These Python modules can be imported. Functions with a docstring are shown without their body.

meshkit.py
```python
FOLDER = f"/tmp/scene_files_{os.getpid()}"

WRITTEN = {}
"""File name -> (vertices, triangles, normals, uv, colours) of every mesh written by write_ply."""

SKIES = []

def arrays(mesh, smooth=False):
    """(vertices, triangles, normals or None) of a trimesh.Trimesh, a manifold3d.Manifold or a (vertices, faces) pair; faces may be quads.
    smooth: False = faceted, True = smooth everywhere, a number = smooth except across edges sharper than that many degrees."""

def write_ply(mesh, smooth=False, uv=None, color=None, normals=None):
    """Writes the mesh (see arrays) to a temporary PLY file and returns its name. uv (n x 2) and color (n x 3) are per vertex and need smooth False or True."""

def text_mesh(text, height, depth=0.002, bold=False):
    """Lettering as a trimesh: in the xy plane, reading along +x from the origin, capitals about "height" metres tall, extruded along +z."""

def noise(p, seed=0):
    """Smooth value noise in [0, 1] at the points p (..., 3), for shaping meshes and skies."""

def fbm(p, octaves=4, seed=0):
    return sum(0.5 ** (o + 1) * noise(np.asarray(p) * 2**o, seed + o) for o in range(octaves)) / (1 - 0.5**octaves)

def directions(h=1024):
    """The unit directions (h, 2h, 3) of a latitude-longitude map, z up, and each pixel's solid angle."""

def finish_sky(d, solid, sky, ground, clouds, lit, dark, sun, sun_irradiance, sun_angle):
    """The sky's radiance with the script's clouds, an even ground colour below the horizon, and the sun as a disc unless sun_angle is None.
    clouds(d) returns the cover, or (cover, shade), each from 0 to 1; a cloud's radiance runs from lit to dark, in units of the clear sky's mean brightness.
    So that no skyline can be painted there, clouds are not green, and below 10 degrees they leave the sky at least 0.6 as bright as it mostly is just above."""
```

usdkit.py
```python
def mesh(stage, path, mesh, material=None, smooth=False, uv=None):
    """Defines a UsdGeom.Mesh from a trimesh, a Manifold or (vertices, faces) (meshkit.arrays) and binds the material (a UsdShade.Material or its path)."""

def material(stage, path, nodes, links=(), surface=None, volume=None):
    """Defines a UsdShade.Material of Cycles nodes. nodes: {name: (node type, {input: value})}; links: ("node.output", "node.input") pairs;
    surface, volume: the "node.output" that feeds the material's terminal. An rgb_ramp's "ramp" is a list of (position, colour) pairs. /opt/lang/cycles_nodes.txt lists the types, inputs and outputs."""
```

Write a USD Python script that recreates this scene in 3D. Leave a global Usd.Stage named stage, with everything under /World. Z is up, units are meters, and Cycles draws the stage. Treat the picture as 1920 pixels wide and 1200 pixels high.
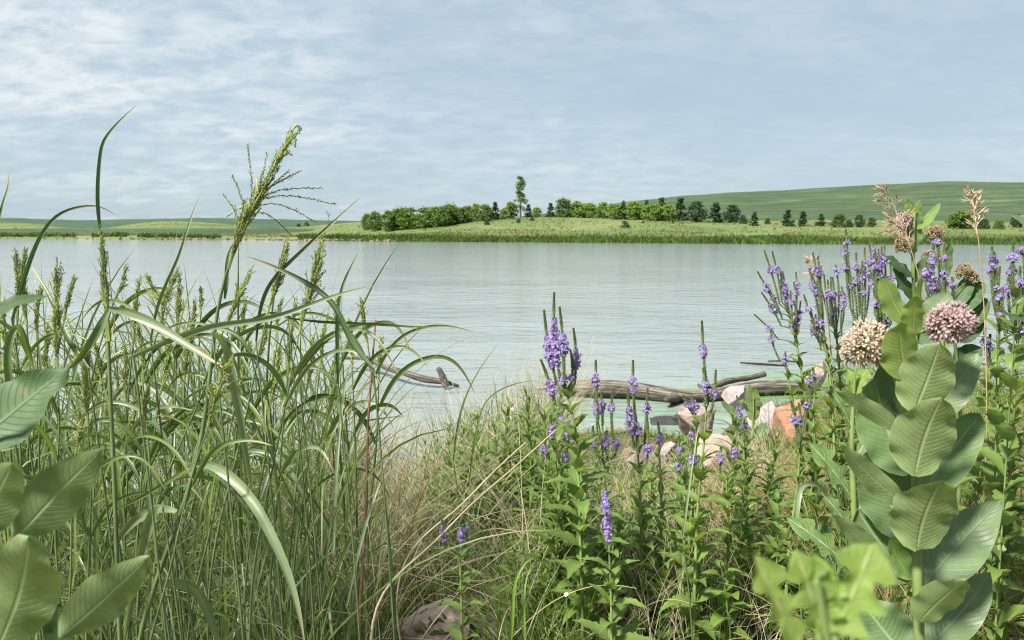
import math, numpy as np, trimesh
from pxr import Usd, UsdGeom, UsdLux, UsdShade, Gf, Sdf, Vt
import usdkit, meshkit

stage = Usd.Stage.CreateInMemory()
UsdGeom.SetStageUpAxis(stage, 'Z')
UsdGeom.SetStageMetersPerUnit(stage, 1.0)
WORLD = UsdGeom.Xform.Define(stage, '/World')
UsdGeom.Scope.Define(stage, '/World/Looks')

# ------------------------------------------------------------------ camera, sky, sun, exposure
EYE = np.array([0.0, 0.0, 2.2])
FPX = 1387.0                                   # focal length in photograph pixels (1920 wide)
PITCH = math.atan(170 / FPX)                   # horizon at row 430
cam = UsdGeom.Camera.Define(stage, '/World/camera')
cam.AddTranslateOp().Set(Gf.Vec3d(*EYE))
cam.AddRotateXOp().Set(90.0 - math.degrees(PITCH))
cam.CreateHorizontalApertureAttr(36.0)
cam.CreateVerticalApertureAttr(22.5)
cam.CreateFocalLengthAttr(36.0 * FPX / 1920)
cam.CreateClippingRangeAttr(Gf.Vec2f(0.05, 6000))
cam.CreateFStopAttr(7.0)
cam.CreateFocusDistanceAttr(2.6)
cam.CreateExposureAttr(1.3)

SUN_EL, SUN_AZ = math.radians(52), math.radians(-128)   # azimuth from +y towards +x
SKY = 0.052
sun_dir = np.array([math.cos(SUN_EL) * math.sin(SUN_AZ), math.cos(SUN_EL) * math.cos(SUN_AZ), math.sin(SUN_EL)])
sun = UsdLux.DistantLight.Define(stage, '/World/sun')
sun.CreateIntensityAttr(1.22)
sun.CreateAngleAttr(8.0)
sun.CreateColorAttr(Gf.Vec3f(1.0, 0.95, 0.87))
sun.CreateNormalizeAttr(True)
_q = Gf.Rotation(Gf.Vec3d(0, 0, 1), Gf.Vec3d(*sun_dir)).GetQuat()
sun.AddOrientOp().Set(Gf.Quatf(_q))

usdkit.material(stage, '/World/Looks/sky_look', {
    'tc': ('texture_coordinate', {}),
    'sky': ('sky_texture', {'sky_type': 'single_scattering', 'sun_disc': False, 'sun_elevation': SUN_EL, 'sun_rotation': SUN_AZ % (2 * math.pi),
                            'air_density': 1.0, 'aerosol_density': 1.0, 'ozone_density': 1.0}),
    # flat cloud layer: direction / (height + a little)
    'sep': ('separate_xyz', {}),
    'za': ('math', {'math_type': 'maximum', 'value2': 0.0}),
    'zb': ('math', {'math_type': 'add', 'value2': 0.24}),
    'zc': ('combine_xyz', {}),
    'pl': ('vector_math', {'math_type': 'divide'}),
    'm1': ('mapping', {'rotation': (0, 0, 0.35), 'scale': (0.75, 1.15, 1), 'location': (3.1, 1.4, 0)}),
    'n1': ('noise_texture', {'scale': 1.0, 'detail': 6.0, 'roughness': 0.55, 'distortion': 0.15}),
    'r1': ('map_range', {'from_min': 0.36, 'from_max': 0.66, 'to_min': 0, 'to_max': 1, 'clamp': True}),
    'm2': ('mapping', {'rotation': (0, 0, 0.6), 'scale': (8.5, 12.0, 1)}),
    'n2': ('noise_texture', {'scale': 1.0, 'detail': 5.0, 'roughness': 0.58, 'distortion': 0.25}),
    'r2': ('map_range', {'from_min': 0.36, 'from_max': 0.66, 'to_min': 0.22, 'to_max': 1, 'clamp': True}),
    'mul': ('math', {'math_type': 'multiply'}),
    'west': ('map_range', {'from_min': -0.45, 'from_max': 0.30, 'to_min': 1.25, 'to_max': 0.42, 'clamp': True}),
    'amt': ('math', {'math_type': 'multiply', 'use_clamp': True}),
    'veil': ('mix_color', {'fac': 0.80, 'b': (3.75, 4.85, 5.65), 'use_clamp': False}),
    'cl': ('mix_color', {'b': (6.2, 6.75, 7.1), 'use_clamp': False}),
    'bg': ('background_shader', {'strength': SKY}),
}, [('tc.generated', 'sep.vector'), ('sep.z', 'za.value1'), ('za.value', 'zb.value1'), ('zb.value', 'zc.x'), ('zb.value', 'zc.y'), ('zb.value', 'zc.z'),
    ('tc.generated', 'pl.vector1'), ('zc.vector', 'pl.vector2'), ('pl.vector', 'm1.vector'), ('m1.vector', 'n1.vector'), ('n1.fac', 'r1.value'),
    ('pl.vector', 'm2.vector'), ('m2.vector', 'n2.vector'), ('n2.fac', 'r2.value'), ('r1.result', 'mul.value1'), ('r2.result', 'mul.value2'),
    ('mul.value', 'amt.value1'), ('sep.x', 'west.value'), ('west.result', 'amt.value2'), ('sky.color', 'veil.a'), ('veil.result', 'cl.a'), ('amt.value', 'cl.fac'), ('cl.result', 'bg.color')],
    surface='bg.background')
dome = UsdLux.DomeLight.Define(stage, '/World/sky')
UsdShade.MaterialBindingAPI.Apply(dome.GetPrim()).Bind(UsdShade.Material.Get(stage, '/World/Looks/sky_look'))
dome.GetPrim().SetCustomDataByKey('kind', 'structure')

# ------------------------------------------------------------------ helpers
rng = np.random.default_rng(11)
RIGHT = np.array([1.0, 0, 0])
FWD = np.array([0, math.cos(PITCH), -math.sin(PITCH)])
UP = np.array([0, math.sin(PITCH), math.cos(PITCH)])


def ray(px, py):
    px, py = np.broadcast_arrays(np.asarray(px, float), np.asarray(py, float))
    return ((px - 960) / FPX)[..., None] * RIGHT + ((600 - py) / FPX)[..., None] * UP + FWD


def P(px, py, d):
    """The point of the place that the photograph shows at (px, py), d metres in front of the lens."""
    return EYE + ray(px, py) * np.asarray(d, float)[..., None]


def nz(v):
    v = np.asarray(v, float)
    return v / (np.linalg.norm(v, axis=-1, keepdims=True) + 1e-12)


def sm(t):
    t = np.clip(t, 0, 1)
    return t * t * (3 - 2 * t)


_names = {}


def path_for(name, parent='/World'):
    parent = str(parent.GetPath()) if hasattr(parent, 'GetPath') else parent
    k = parent + '/' + name
    n = _names.get(k, 0)
    _names[k] = n + 1
    return k if n == 0 else f'{k}_{n:03d}'


def tag(prim, label=None, cat=None, group=None, kind=None):
    prim = prim.GetPrim() if hasattr(prim, 'GetPrim') else prim
    for k, v in (('label', label), ('category', cat), ('group', group), ('kind', kind)):
        if v:
            prim.SetCustomDataByKey(k, v)
    return prim


class MB:
    """Collects vertices, triangles and uv of one mesh."""
    def __init__(self):
        self.v, self.f, self.uv, self.n = [], [], [], 0

    def add(self, v, f, uv=None):
        v = np.asarray(v, float).reshape(-1, 3)
        f = np.asarray(f, int)
        if f.shape[1] == 4:
            f = np.vstack([f[:, [0, 1, 2]], f[:, [0, 2, 3]]])
        self.v.append(v)
        self.f.append(f + self.n)
        self.uv.append(np.zeros((len(v), 2)) if uv is None else np.asarray(uv, float).reshape(-1, 2))
        self.n += len(v)
        return self

    def arrays(self):
        return np.vstack(self.v), np.vstack(self.f), np.vstack(self.uv)


def obj(name, mb, mat, parent='/World', smooth=True):
    if isinstance(mb, MB):
        v, f, uv = mb.arrays()
        return usdkit.mesh(stage, path_for(name, parent), (v, f), '/World/Looks/' + mat, smooth=True if smooth else False, uv=uv).GetPrim()
    return usdkit.mesh(stage, path_for(name, parent), mb, '/World/Looks/' + mat, smooth=smooth).GetPrim()


def thing(name, label, cat, group=None, loc=None):
    x = UsdGeom.Xform.Define(stage, path_for(name))
    if loc is not None:
        x.AddTranslateOp().Set(Gf.Vec3d(*map(float, loc)))
    return tag(x, label, cat, group)


def copy_of(proto, loc, rotz=0.0, scale=1.0, label=None, group=None, name=None):
    was = proto.GetCustomData()
    x = UsdGeom.Xform.Define(stage, path_for(name or proto.GetName().rstrip('0123456789').rstrip('_')))
    x.GetPrim().GetReferences().AddInternalReference(proto.GetPath())
    x.ClearXformOpOrder()
    x.AddTranslateOp(UsdGeom.XformOp.PrecisionDouble, 'at').Set(Gf.Vec3d(*map(float, loc)))
    x.AddRotateZOp(UsdGeom.XformOp.PrecisionFloat, 'turn').Set(math.degrees(rotz))
    s = np.broadcast_to(np.asarray(scale, float), 3)
    x.AddScaleOp(UsdGeom.XformOp.PrecisionFloat, 'size').Set(Gf.Vec3f(*map(float, s)))
    x.GetPrim().SetInstanceable(True)
    return tag(x, label or was.get('label'), was.get('category'), group or was.get('group'))


def proto_place(proto, loc, rotz, scale):
    x = UsdGeom.Xformable(proto)
    x.ClearXformOpOrder()
    x.AddTranslateOp(UsdGeom.XformOp.PrecisionDouble, 'at').Set(Gf.Vec3d(*map(float, loc)))
    x.AddRotateZOp(UsdGeom.XformOp.PrecisionFloat, 'turn').Set(math.degrees(rotz))
    s = np.broadcast_to(np.asarray(scale, float), 3)
    x.AddScaleOp(UsdGeom.XformOp.PrecisionFloat, 'size').Set(Gf.Vec3f(*map(float, s)))


def curve(pts, n):
    """A smooth curve through the points (Catmull-Rom), n samples by length."""
    p = np.asarray(pts, float)
    if len(p) == 2:
        return p[0] + (p[1] - p[0]) * np.linspace(0, 1, n)[:, None]
    from scipy.interpolate import PchipInterpolator
    t = np.r_[0, np.cumsum(np.linalg.norm(np.diff(p, axis=0), axis=1))]
    from scipy.interpolate import CubicSpline
    return CubicSpline(t, p, bc_type='natural')(np.linspace(0, t[-1], n))


def tube(mb, pts, radii, sides=6, uvv=None, cap=True):
    p = np.asarray(pts, float)
    n = len(p)
    r = np.broadcast_to(radii, (n,)).astype(float)
    t = nz(np.gradient(p, axis=0))
    ref = np.array([0, 0, 1.0]) if abs(t[:, 2]).mean() < 0.8 else np.array([0, 1.0, 0])
    a = nz(np.cross(t, ref))
    b = np.cross(t, a)
    ang = np.arange(sides) * 2 * np.pi / sides
    v = p[:, None] + r[:, None, None] * (np.cos(ang)[None, :, None] * a[:, None] + np.sin(ang)[None, :, None] * b[:, None])
    i, j = np.meshgrid(np.arange(n - 1), np.arange(sides), indexing='ij')
    q = np.stack([i * sides + j, i * sides + (j + 1) % sides, (i + 1) * sides + (j + 1) % sides, (i + 1) * sides + j], -1).reshape(-1, 4)
    uv = np.stack(np.broadcast_arrays(np.arange(sides)[None] / sides, np.linspace(0, 1, n)[:, None]), -1).reshape(-1, 2)
    v = v.reshape(-1, 3)
    f = np.vstack([q[:, [0, 1, 2]], q[:, [0, 2, 3]]])
    if cap:
        v = np.vstack([v, p[-1] + t[-1] * r[-1] * 0.4])
        uv = np.vstack([uv, [0.5, 1]])
        k = (n - 1) * sides
        f = np.vstack([f, [[k + j, k + (j + 1) % sides, n * sides] for j in range(sides)]])
    mb.add(v, f, uv)


def ribbons(mb, pts, side, width, fold=0.25, normal=None):
    """Grass blades. pts (N, n, 3), side (N, n, 3) unit, width (N, n): three vertices across, creased along the middle."""
    pts, side = np.asarray(pts, float), np.asarray(side, float)
    N, n = pts.shape[:2]
    t = nz(np.gradient(pts, axis=1))
    nrm = nz(np.cross(side, t))
    w = width[..., None]
    v = np.stack([pts - side * w / 2 + nrm * w * fold / 2, pts - nrm * w * fold / 2, pts + side * w / 2 + nrm * w * fold / 2], 2)   # N n 3 3
    k = (np.arange(N)[:, None] * n + np.arange(n - 1)[None]) * 3
    q = np.concatenate([np.stack([k, k + 1, k + 4, k + 3], -1).reshape(-1, 4), np.stack([k + 1, k + 2, k + 5, k + 4], -1).reshape(-1, 4)])
    uv = np.stack(np.broadcast_arrays(np.array([0, 0.5, 1.0])[None, None], np.linspace(0, 1, n)[None, :, None]), -1)
    uv = np.broadcast_to(uv, (N, n, 3, 2)).reshape(-1, 2)
    mb.add(v.reshape(-1, 3), q, uv)


def blade_curves(base, az, length, lean, bend, n=8, power=1.6, kink=None):
    """Blades from a base point: az is the azimuth they lean to, lean the first angle from vertical, bend the added angle at the tip."""
    N = len(base)
    t = np.linspace(0, 1, n)[None]
    th = lean[:, None] + bend[:, None] * t ** power
    if kink is not None:
        th = th + kink[1][:, None] * sm((t - kink[0][:, None]) / 0.12)
    ds = length[:, None] / (n - 1)
    dirs = np.stack([np.sin(th) * np.sin(az)[:, None], np.sin(th) * np.cos(az)[:, None], np.cos(th)], -1)
    mid = (dirs[:, 1:] + dirs[:, :-1]) / 2
    pts = np.concatenate([np.zeros((N, 1, 3)), np.cumsum(mid * ds[..., None], 1)], 1) + np.asarray(base)[:, None]
    side = np.stack([np.cos(az), -np.sin(az), np.zeros(N)], -1)[:, None] * np.ones((1, n, 1))
    return pts, side, dirs


def twist_side(side, dirs, tw):
    nrm = np.cross(side, dirs)
    c, s = np.cos(tw)[..., None], np.sin(tw)[..., None]
    return nz(side * c + nrm * s)


def blade_width(n, N, w):
    t = np.linspace(0, 1, n)
    prof = np.minimum(1, 0.55 + 2.2 * t) * (1 - t ** 2.2) ** 0.8 + 0.02
    return np.asarray(w).reshape(-1, 1) * prof[None] * np.ones((N, 1))


def curves_prim(name, pts_list, width_list, mat, parent='/World'):
    """Thin stems and straws as BasisCurves."""
    c = UsdGeom.BasisCurves.Define(stage, path_for(name, parent))
    c.CreateTypeAttr('linear')
    c.CreatePointsAttr(Vt.Vec3fArray.FromNumpy(np.vstack(pts_list).astype(np.float32)))
    c.CreateCurveVertexCountsAttr(Vt.IntArray.FromNumpy(np.array([len(p) for p in pts_list], np.int32)))
    c.CreateWidthsAttr(Vt.FloatArray.FromNumpy(np.concatenate(width_list).astype(np.float32)))
    c.SetWidthsInterpolation('vertex')
    UsdShade.MaterialBindingAPI.Apply(c.GetPrim()).Bind(UsdShade.Material.Get(stage, '/World/Looks/' + mat))
    return c.GetPrim()


# ------------------------------------------------------------------ materials
def foliage(name, colors, under=None, trans=0.3, rough=0.5, spec=0.35, per='island', noise=6.0, tcol=None, tips=False, dark=0.3):
    """A leaf: colours (a ramp walked by each leaf's random number), a little mottling, a paler underside, light passing through."""
    nodes = {
        'geo': ('geometry', {}), 'oi': ('object_info', {}),
        'ramp': ('rgb_ramp', {'ramp': [(i / max(1, len(colors) - 1), c) for i, c in enumerate(colors)]}),
        'tc': ('texture_coordinate', {}),
        'n': ('noise_texture', {'scale': noise, 'detail': 3.0}),
        'nr': ('map_range', {'from_min': 0.3, 'from_max': 0.7, 'to_min': 1 - dark, 'to_max': 1 + dark}),
        'c1': ('mix_color', {'blend_type': 'multiply', 'fac': 1.0, 'use_clamp': False}),
        'cv': ('combine_xyz', {}),
        'un': ('mix_color', {'b': under or colors[0], 'fac': 0.0}),
        'unf': ('math', {'math_type': 'multiply', 'value2': 0.75 if under else 0.0}),
        'tm': ('mix_color', {'blend_type': 'multiply', 'fac': 1.0, 'b': tcol or (1.9, 2.1, 0.8), 'use_clamp': False}),
        'p': ('principled_bsdf', {'roughness': rough, 'specular_ior_level': spec}),
        't': ('translucent_bsdf', {}),
        'mix': ('mix_closure', {'fac': trans}),
    }
    links = [(('geo.random_per_island' if per == 'island' else 'oi.random'), 'ramp.fac'), ('tc.object', 'n.vector'), ('n.fac', 'nr.value'),
             ('nr.result', 'cv.x'), ('nr.result', 'cv.y'), ('nr.result', 'cv.z'), ('ramp.color', 'un.a'), ('geo.backfacing', 'unf.value1'), ('unf.value', 'un.fac'),
             ('un.result', 'c1.a'), ('cv.vector', 'c1.b'), ('c1.result', 'p.base_color'), ('c1.result', 'tm.a'), ('tm.result', 't.color'),
             ('p.BSDF', 'mix.closure1'), ('t.BSDF', 'mix.closure2')]
    if tips:
        nodes.update({'uvs': ('separate_xyz', {}), 'tn': ('noise_texture', {'scale': 2.5, 'detail': 2.0}), 'ts': ('math', {'math_type': 'multiply_add', 'value2': 0.55}),
                      'tr': ('map_range', {'from_min': 1.0, 'from_max': 1.36, 'to_min': 0.0, 'to_max': 0.9, 'clamp': True}), 'tipc': ('mix_color', {'b': (0.36, 0.29, 0.15)}),
                      'mid': ('math', {'math_type': 'subtract', 'value2': 0.5}), 'mida': ('math', {'math_type': 'absolute'}),
                      'midr': ('map_range', {'from_min': 0.0, 'from_max': 0.14, 'to_min': 0.35, 'to_max': 0.0, 'clamp': True}), 'midc': ('mix_color', {'b': (0.27, 0.31, 0.17)})})
        links = [l for l in links if l[0] != 'ramp.color'] + [('tc.UV', 'uvs.vector'), ('tc.object', 'tn.vector'), ('tn.fac', 'ts.value1'), ('uvs.y', 'ts.value3'), ('ts.value', 'tr.value'), ('tr.result', 'tipc.fac'),
                 ('ramp.color', 'midc.a'), ('uvs.x', 'mid.value1'), ('mid.value', 'mida.value1'), ('mida.value', 'midr.value'), ('midr.result', 'midc.fac'), ('midc.result', 'tipc.a'), ('tipc.result', 'un.a')]
    return usdkit.material(stage, '/World/Looks/' + name, nodes, links, surface='mix.closure')


def plain(name, c1, c2, scale=8.0, rough=0.8, bump=0.0, stretch=(1, 1, 1), c3=None, spec=0.3, coord='object', detail=6.0, dist=0.02):
    ramp = [(0.3, c1), (0.7, c2)] if c3 is None else [(0.25, c1), (0.5, c2), (0.75, c3)]
    nodes = {'tc': ('texture_coordinate', {}), 'geo': ('geometry', {}), 'm': ('mapping', {'scale': stretch}),
             'n': ('noise_texture', {'scale': scale, 'detail': detail, 'roughness': 0.6}), 'r': ('rgb_ramp', {'ramp': ramp}),
             'b': ('bump', {'strength': bump, 'distance': dist}), 'p': ('principled_bsdf', {'roughness': rough, 'specular_ior_level': spec})}
    links = [('geo.position' if coord == 'world' else 'tc.object', 'm.vector'), ('m.vector', 'n.vector'), ('n.fac', 'r.fac'), ('r.color', 'p.base_color')]
    if bump:
        links += [('n.fac', 'b.height'), ('b.normal', 'p.normal')]
    return usdkit.material(stage, '/World/Looks/' + name, nodes, links, surface='p.BSDF')


# ------------------------------------------------------------------ the water
usdkit.material(stage, '/World/Looks/lake_water', {
    'geo': ('geometry', {}),
    'ma': ('mapping', {'scale': (0.8, 1.6, 1), 'rotation': (0, 0, 0.12)}),
    'na': ('noise_texture', {'scale': 1.0, 'detail': 3.0, 'roughness': 0.5, 'distortion': 0.3}),
    'mb': ('mapping', {'scale': (2.6, 6.0, 1), 'rotation': (0, 0, -0.1)}),
    'nb': ('noise_texture', {'scale': 1.0, 'detail': 3.0, 'roughness': 0.55, 'distortion': 0.4}),
    'mc': ('mapping', {'scale': (0.10, 0.28, 1)}),
    'nc': ('noise_texture', {'scale': 1.0, 'detail': 4.0}),
    'add': ('math', {'math_type': 'multiply_add', 'value2': 0.42}),
    'b': ('bump', {'strength': 1.0, 'distance': 0.042}),
    'sep': ('separate_xyz', {}),
    'near': ('map_range', {'from_min': 7.5, 'from_max': 26, 'to_min': 1, 'to_max': 0, 'clamp': True}),
    'base': ('mix_color', {'a': (0.215, 0.234, 0.232), 'b': (0.190, 0.218, 0.203)}),
    'blot': ('map_range', {'from_min': 0.3, 'from_max': 0.7, 'to_min': 0.82, 'to_max': 1.15}),
    'bcv': ('combine_xyz', {}),
    'mul': ('mix_color', {'blend_type': 'multiply', 'fac': 1.0, 'use_clamp': False}),
    # algae: a skin of green by the log and the rocks
    'ad': ('vector_math', {'math_type': 'subtract', 'vector2': (4.25, 10.0, 0)}),
    'as': ('vector_math', {'math_type': 'divide', 'vector2': (1.5, 1.0, 1)}),
    'al': ('vector_math', {'math_type': 'length'}),
    'ar': ('map_range', {'from_min': 0.5, 'from_max': 1.6, 'to_min': 1.0, 'to_max': 0, 'clamp': True}),
    'an': ('noise_texture', {'scale': 1.3, 'detail': 2.5, 'roughness': 0.5}),
    'anr': ('map_range', {'from_min': 0.3, 'from_max': 0.6, 'to_min': 0.0, 'to_max': 1.0, 'clamp': True}),
    'am': ('math', {'math_type': 'multiply'}),
    'alg': ('mix_color', {'b': (0.085, 0.20, 0.025)}),
    'bd': ('vector_math', {'math_type': 'subtract', 'vector2': (1.5, 8.4, 0)}),
    'bs': ('vector_math', {'math_type': 'divide', 'vector2': (1.6, 1.25, 1)}),
    'bl': ('vector_math', {'math_type': 'length'}),
    'br': ('map_range', {'from_min': 0.3, 'from_max': 1.2, 'to_min': 0.9, 'to_max': 0, 'clamp': True}),
    'bm': ('math', {'math_type': 'multiply'}),
    'milk': ('mix_color', {'b': (0.15, 0.235, 0.165)}),
    'p': ('principled_bsdf', {'roughness': 0.07, 'ior': 1.333, 'specular_ior_level': 0.5}),
}, [('geo.position', 'ma.vector'), ('ma.vector', 'na.vector'), ('geo.position', 'mb.vector'), ('mb.vector', 'nb.vector'), ('geo.position', 'mc.vector'), ('mc.vector', 'nc.vector'),
    ('nb.fac', 'add.value1'), ('na.fac', 'add.value3'), ('add.value', 'b.height'), ('b.normal', 'p.normal'),
    ('geo.position', 'sep.vector'), ('sep.y', 'near.value'), ('near.result', 'base.fac'), ('nc.fac', 'blot.value'), ('blot.result', 'bcv.x'), ('blot.result', 'bcv.y'), ('blot.result', 'bcv.z'),
    ('base.result', 'mul.a'), ('bcv.vector', 'mul.b'),
    ('geo.position', 'ad.vector1'), ('ad.vector', 'as.vector1'), ('as.vector', 'al.vector1'), ('al.value', 'ar.value'), ('geo.position', 'an.vector'), ('an.fac', 'anr.value'),
    ('ar.result', 'am.value1'), ('anr.result', 'am.value2'), ('am.value', 'alg.fac'),
    ('geo.position', 'bd.vector1'), ('bd.vector', 'bs.vector1'), ('bs.vector', 'bl.vector1'), ('bl.value', 'br.value'), ('br.result', 'bm.value1'), ('anr.result', 'bm.value2'),
    ('bm.value', 'milk.fac'), ('mul.result', 'milk.a'), ('milk.result', 'alg.a'), ('alg.result', 'p.base_color')], surface='p.BSDF')
mb = MB().add([[-420, -30, 0], [420, -30, 0], [420, 420, 0], [-420, 420, 0]], [[0, 1, 2, 3]])
tag(obj('lake_water', mb, 'lake_water', smooth=False), 'rippled pale grey green lake water reaching the far grassy shore', 'water', kind='structure')

# ------------------------------------------------------------------ the near bank
def shore_y(x):
    x = np.asarray(x, float)
    return 6.0 + 1.5 * sm((x + 0.8) / 1.6) + 1.3 * sm((x - 1.8) / 1.4) + 0.25 * np.sin(x * 2.1) + 0.12 * np.sin(x * 5.3 + 1)


def ground_z(x, y):
    x, y = np.broadcast_arrays(np.asarray(x, float), np.asarray(y, float))
    s = shore_y(x) - y
    z = np.where(s > 0, 0.72 * (1 - np.exp(-np.maximum(s, 0) / 3.2)) + 0.05 * np.minimum(s, 1), np.maximum(s * 0.35, -1.6))
    z = z + (meshkit.fbm(np.stack([x * 1.3, y * 1.3, 0 * x], -1), 4, 3) - 0.5) * 0.16 * np.clip(s, 0.1, 1)
    return z + 0.06


def on_ground(px, py):
    """Where the ray through the photograph's pixel meets the near bank."""
    r = ray(px, py)
    lo, hi = 0.3, 30.0
    ts = np.linspace(lo, hi, 1200)
    pts = EYE + ts[:, None] * r
    below = pts[:, 2] < ground_z(pts[:, 0], pts[:, 1])
    return pts[np.argmax(below)] if below.any() else pts[-1]


plain('bank_soil', (0.035, 0.035, 0.018), (0.085, 0.075, 0.040), scale=9, rough=0.95, bump=0.6, c3=(0.14, 0.115, 0.065), coord='world')
xs = np.r_[np.linspace(-60, -7, 22), np.linspace(-6.8, 7.8, 150), np.linspace(8, 60, 22)]
ys = np.r_[np.linspace(-60, -1.2, 20), np.linspace(-1, 11, 120), np.linspace(11.5, 20, 8)]
X, Y = np.meshgrid(xs, ys)
Z = ground_z(X, Y)
nx = len(xs)
i, j = np.meshgrid(np.arange(len(ys) - 1), np.arange(nx - 1), indexing='ij')
k = (i * nx + j).ravel()
mb = MB().add(np.stack([X, Y, Z], -1), np.stack([k, k + 1, k + nx + 1, k + nx], -1))
tag(obj('bank_ground', mb, 'bank_soil'), 'earth bank under the grass and weeds at the near shore', 'ground', kind='structure')
mb = MB().add([[-4000, -4000, -1.7], [4000, -4000, -1.7], [4000, 4000, -1.7], [-4000, 4000, -1.7]], [[0, 1, 2, 3]])
tag(obj('terrain', mb, 'bank_soil', smooth=False), 'flat earth under the lake and the hills', 'ground', kind='structure')

# ------------------------------------------------------------------ the far shore and hills
def row(pairs, px):
    a = np.array(pairs, float)
    from scipy.interpolate import PchipInterpolator
    return PchipInterpolator(a[:, 0], a[:, 1])(np.clip(px, a[0, 0], a[-1, 0]))


def at_dist(px, py, D):
    """Point seen at (px, py) whose horizontal distance from the camera is D."""
    r = ray(px, py)
    return EYE + r * (D / np.hypot(r[..., 0], r[..., 1]))[..., None]


PXS = np.linspace(-700, 2620, 280)
SHORE = [(-700, 446.5), (0, 447), (240, 448.5), (640, 451.5), (700, 452.5), (1000, 454.5), (1300, 456.5), (1600, 458), (1900, 458.5), (2620, 458.5)]
RIDGE_PY = [(-700, 412), (0, 417), (60, 419), (130, 427), (190, 428), (250, 420), (313, 415), (400, 418), (500, 428), (560, 425), (667, 418), (760, 416), (860, 411), (960, 407), (1100, 409), (1250, 411), (1400, 413), (1500, 413), (1650, 413), (1920, 416), (2620, 416)]
RIDGE_D = [(-700, 420), (0, 400), (130, 360), (313, 360), (500, 330), (640, 290), (760, 235), (960, 205), (1200, 200), (1500, 205), (1920, 210), (2620, 210)]
BASE_PY = [(-700, 440), (0, 441), (240, 441), (500, 441), (640, 442), (700, 441), (850, 437), (960, 435), (1200, 437), (1500, 440), (1920, 442), (2620, 442)]


def shore_dist(px):
    r = ray(px, row(SHORE, px))
    return np.hypot(r[..., 0], r[..., 1]) * (EYE[2] / -r[..., 2])


def sheet(rings, seed, amp, between=10):
    """A terrain sheet through rings of points (n, 3)."""
    from scipy.interpolate import PchipInterpolator
    R = np.stack(rings)                      # k n 3
    u = np.linspace(0, len(R) - 1, (len(R) - 1) * between + 1)
    G = PchipInterpolator(np.arange(len(R)), R, axis=0)(u)
    G[..., 2] += (meshkit.fbm(np.stack([G[..., 0] / 14, G[..., 1] / 14, 0 * G[..., 0]], -1), 4, seed) - 0.5) * amp
    m = G.shape[1]
    i, j = np.meshgrid(np.arange(G.shape[0] - 1), np.arange(m - 1), indexing='ij')
    k = (i * m + j).ravel()
    return G, MB().add(G.reshape(-1, 3), np.stack([k, k + 1, k + m + 1, k + m], -1))


D0 = shore_dist(PXS)
shore = at_dist(PXS, row(SHORE, PXS), D0)
out = nz(shore * [1, 1, 0])
DR = row(RIDGE_D, PXS)
r0 = shore - out * 5; r0[:, 2] = -1.0
r1 = shore + out * 0.2; r1[:, 2] = 0.05
r2 = shore + out * 2.0; r2[:, 2] = 0.55
r3 = at_dist(PXS, row(BASE_PY, PXS), D0 + (DR - D0) * 0.35)
r4 = at_dist(PXS, row(RIDGE_PY, PXS), DR)
r5 = r4 + out * 60; r5[:, 2] -= 1.0 + 1.5 * sm((900 - PXS) / 300)
r6 = r4 + out * 160; r6[:, 2] = -1.0
MEADOW, mb = sheet([r0, r1, r2, r3, r4, r5, r6], 5, 0.9)


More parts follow.
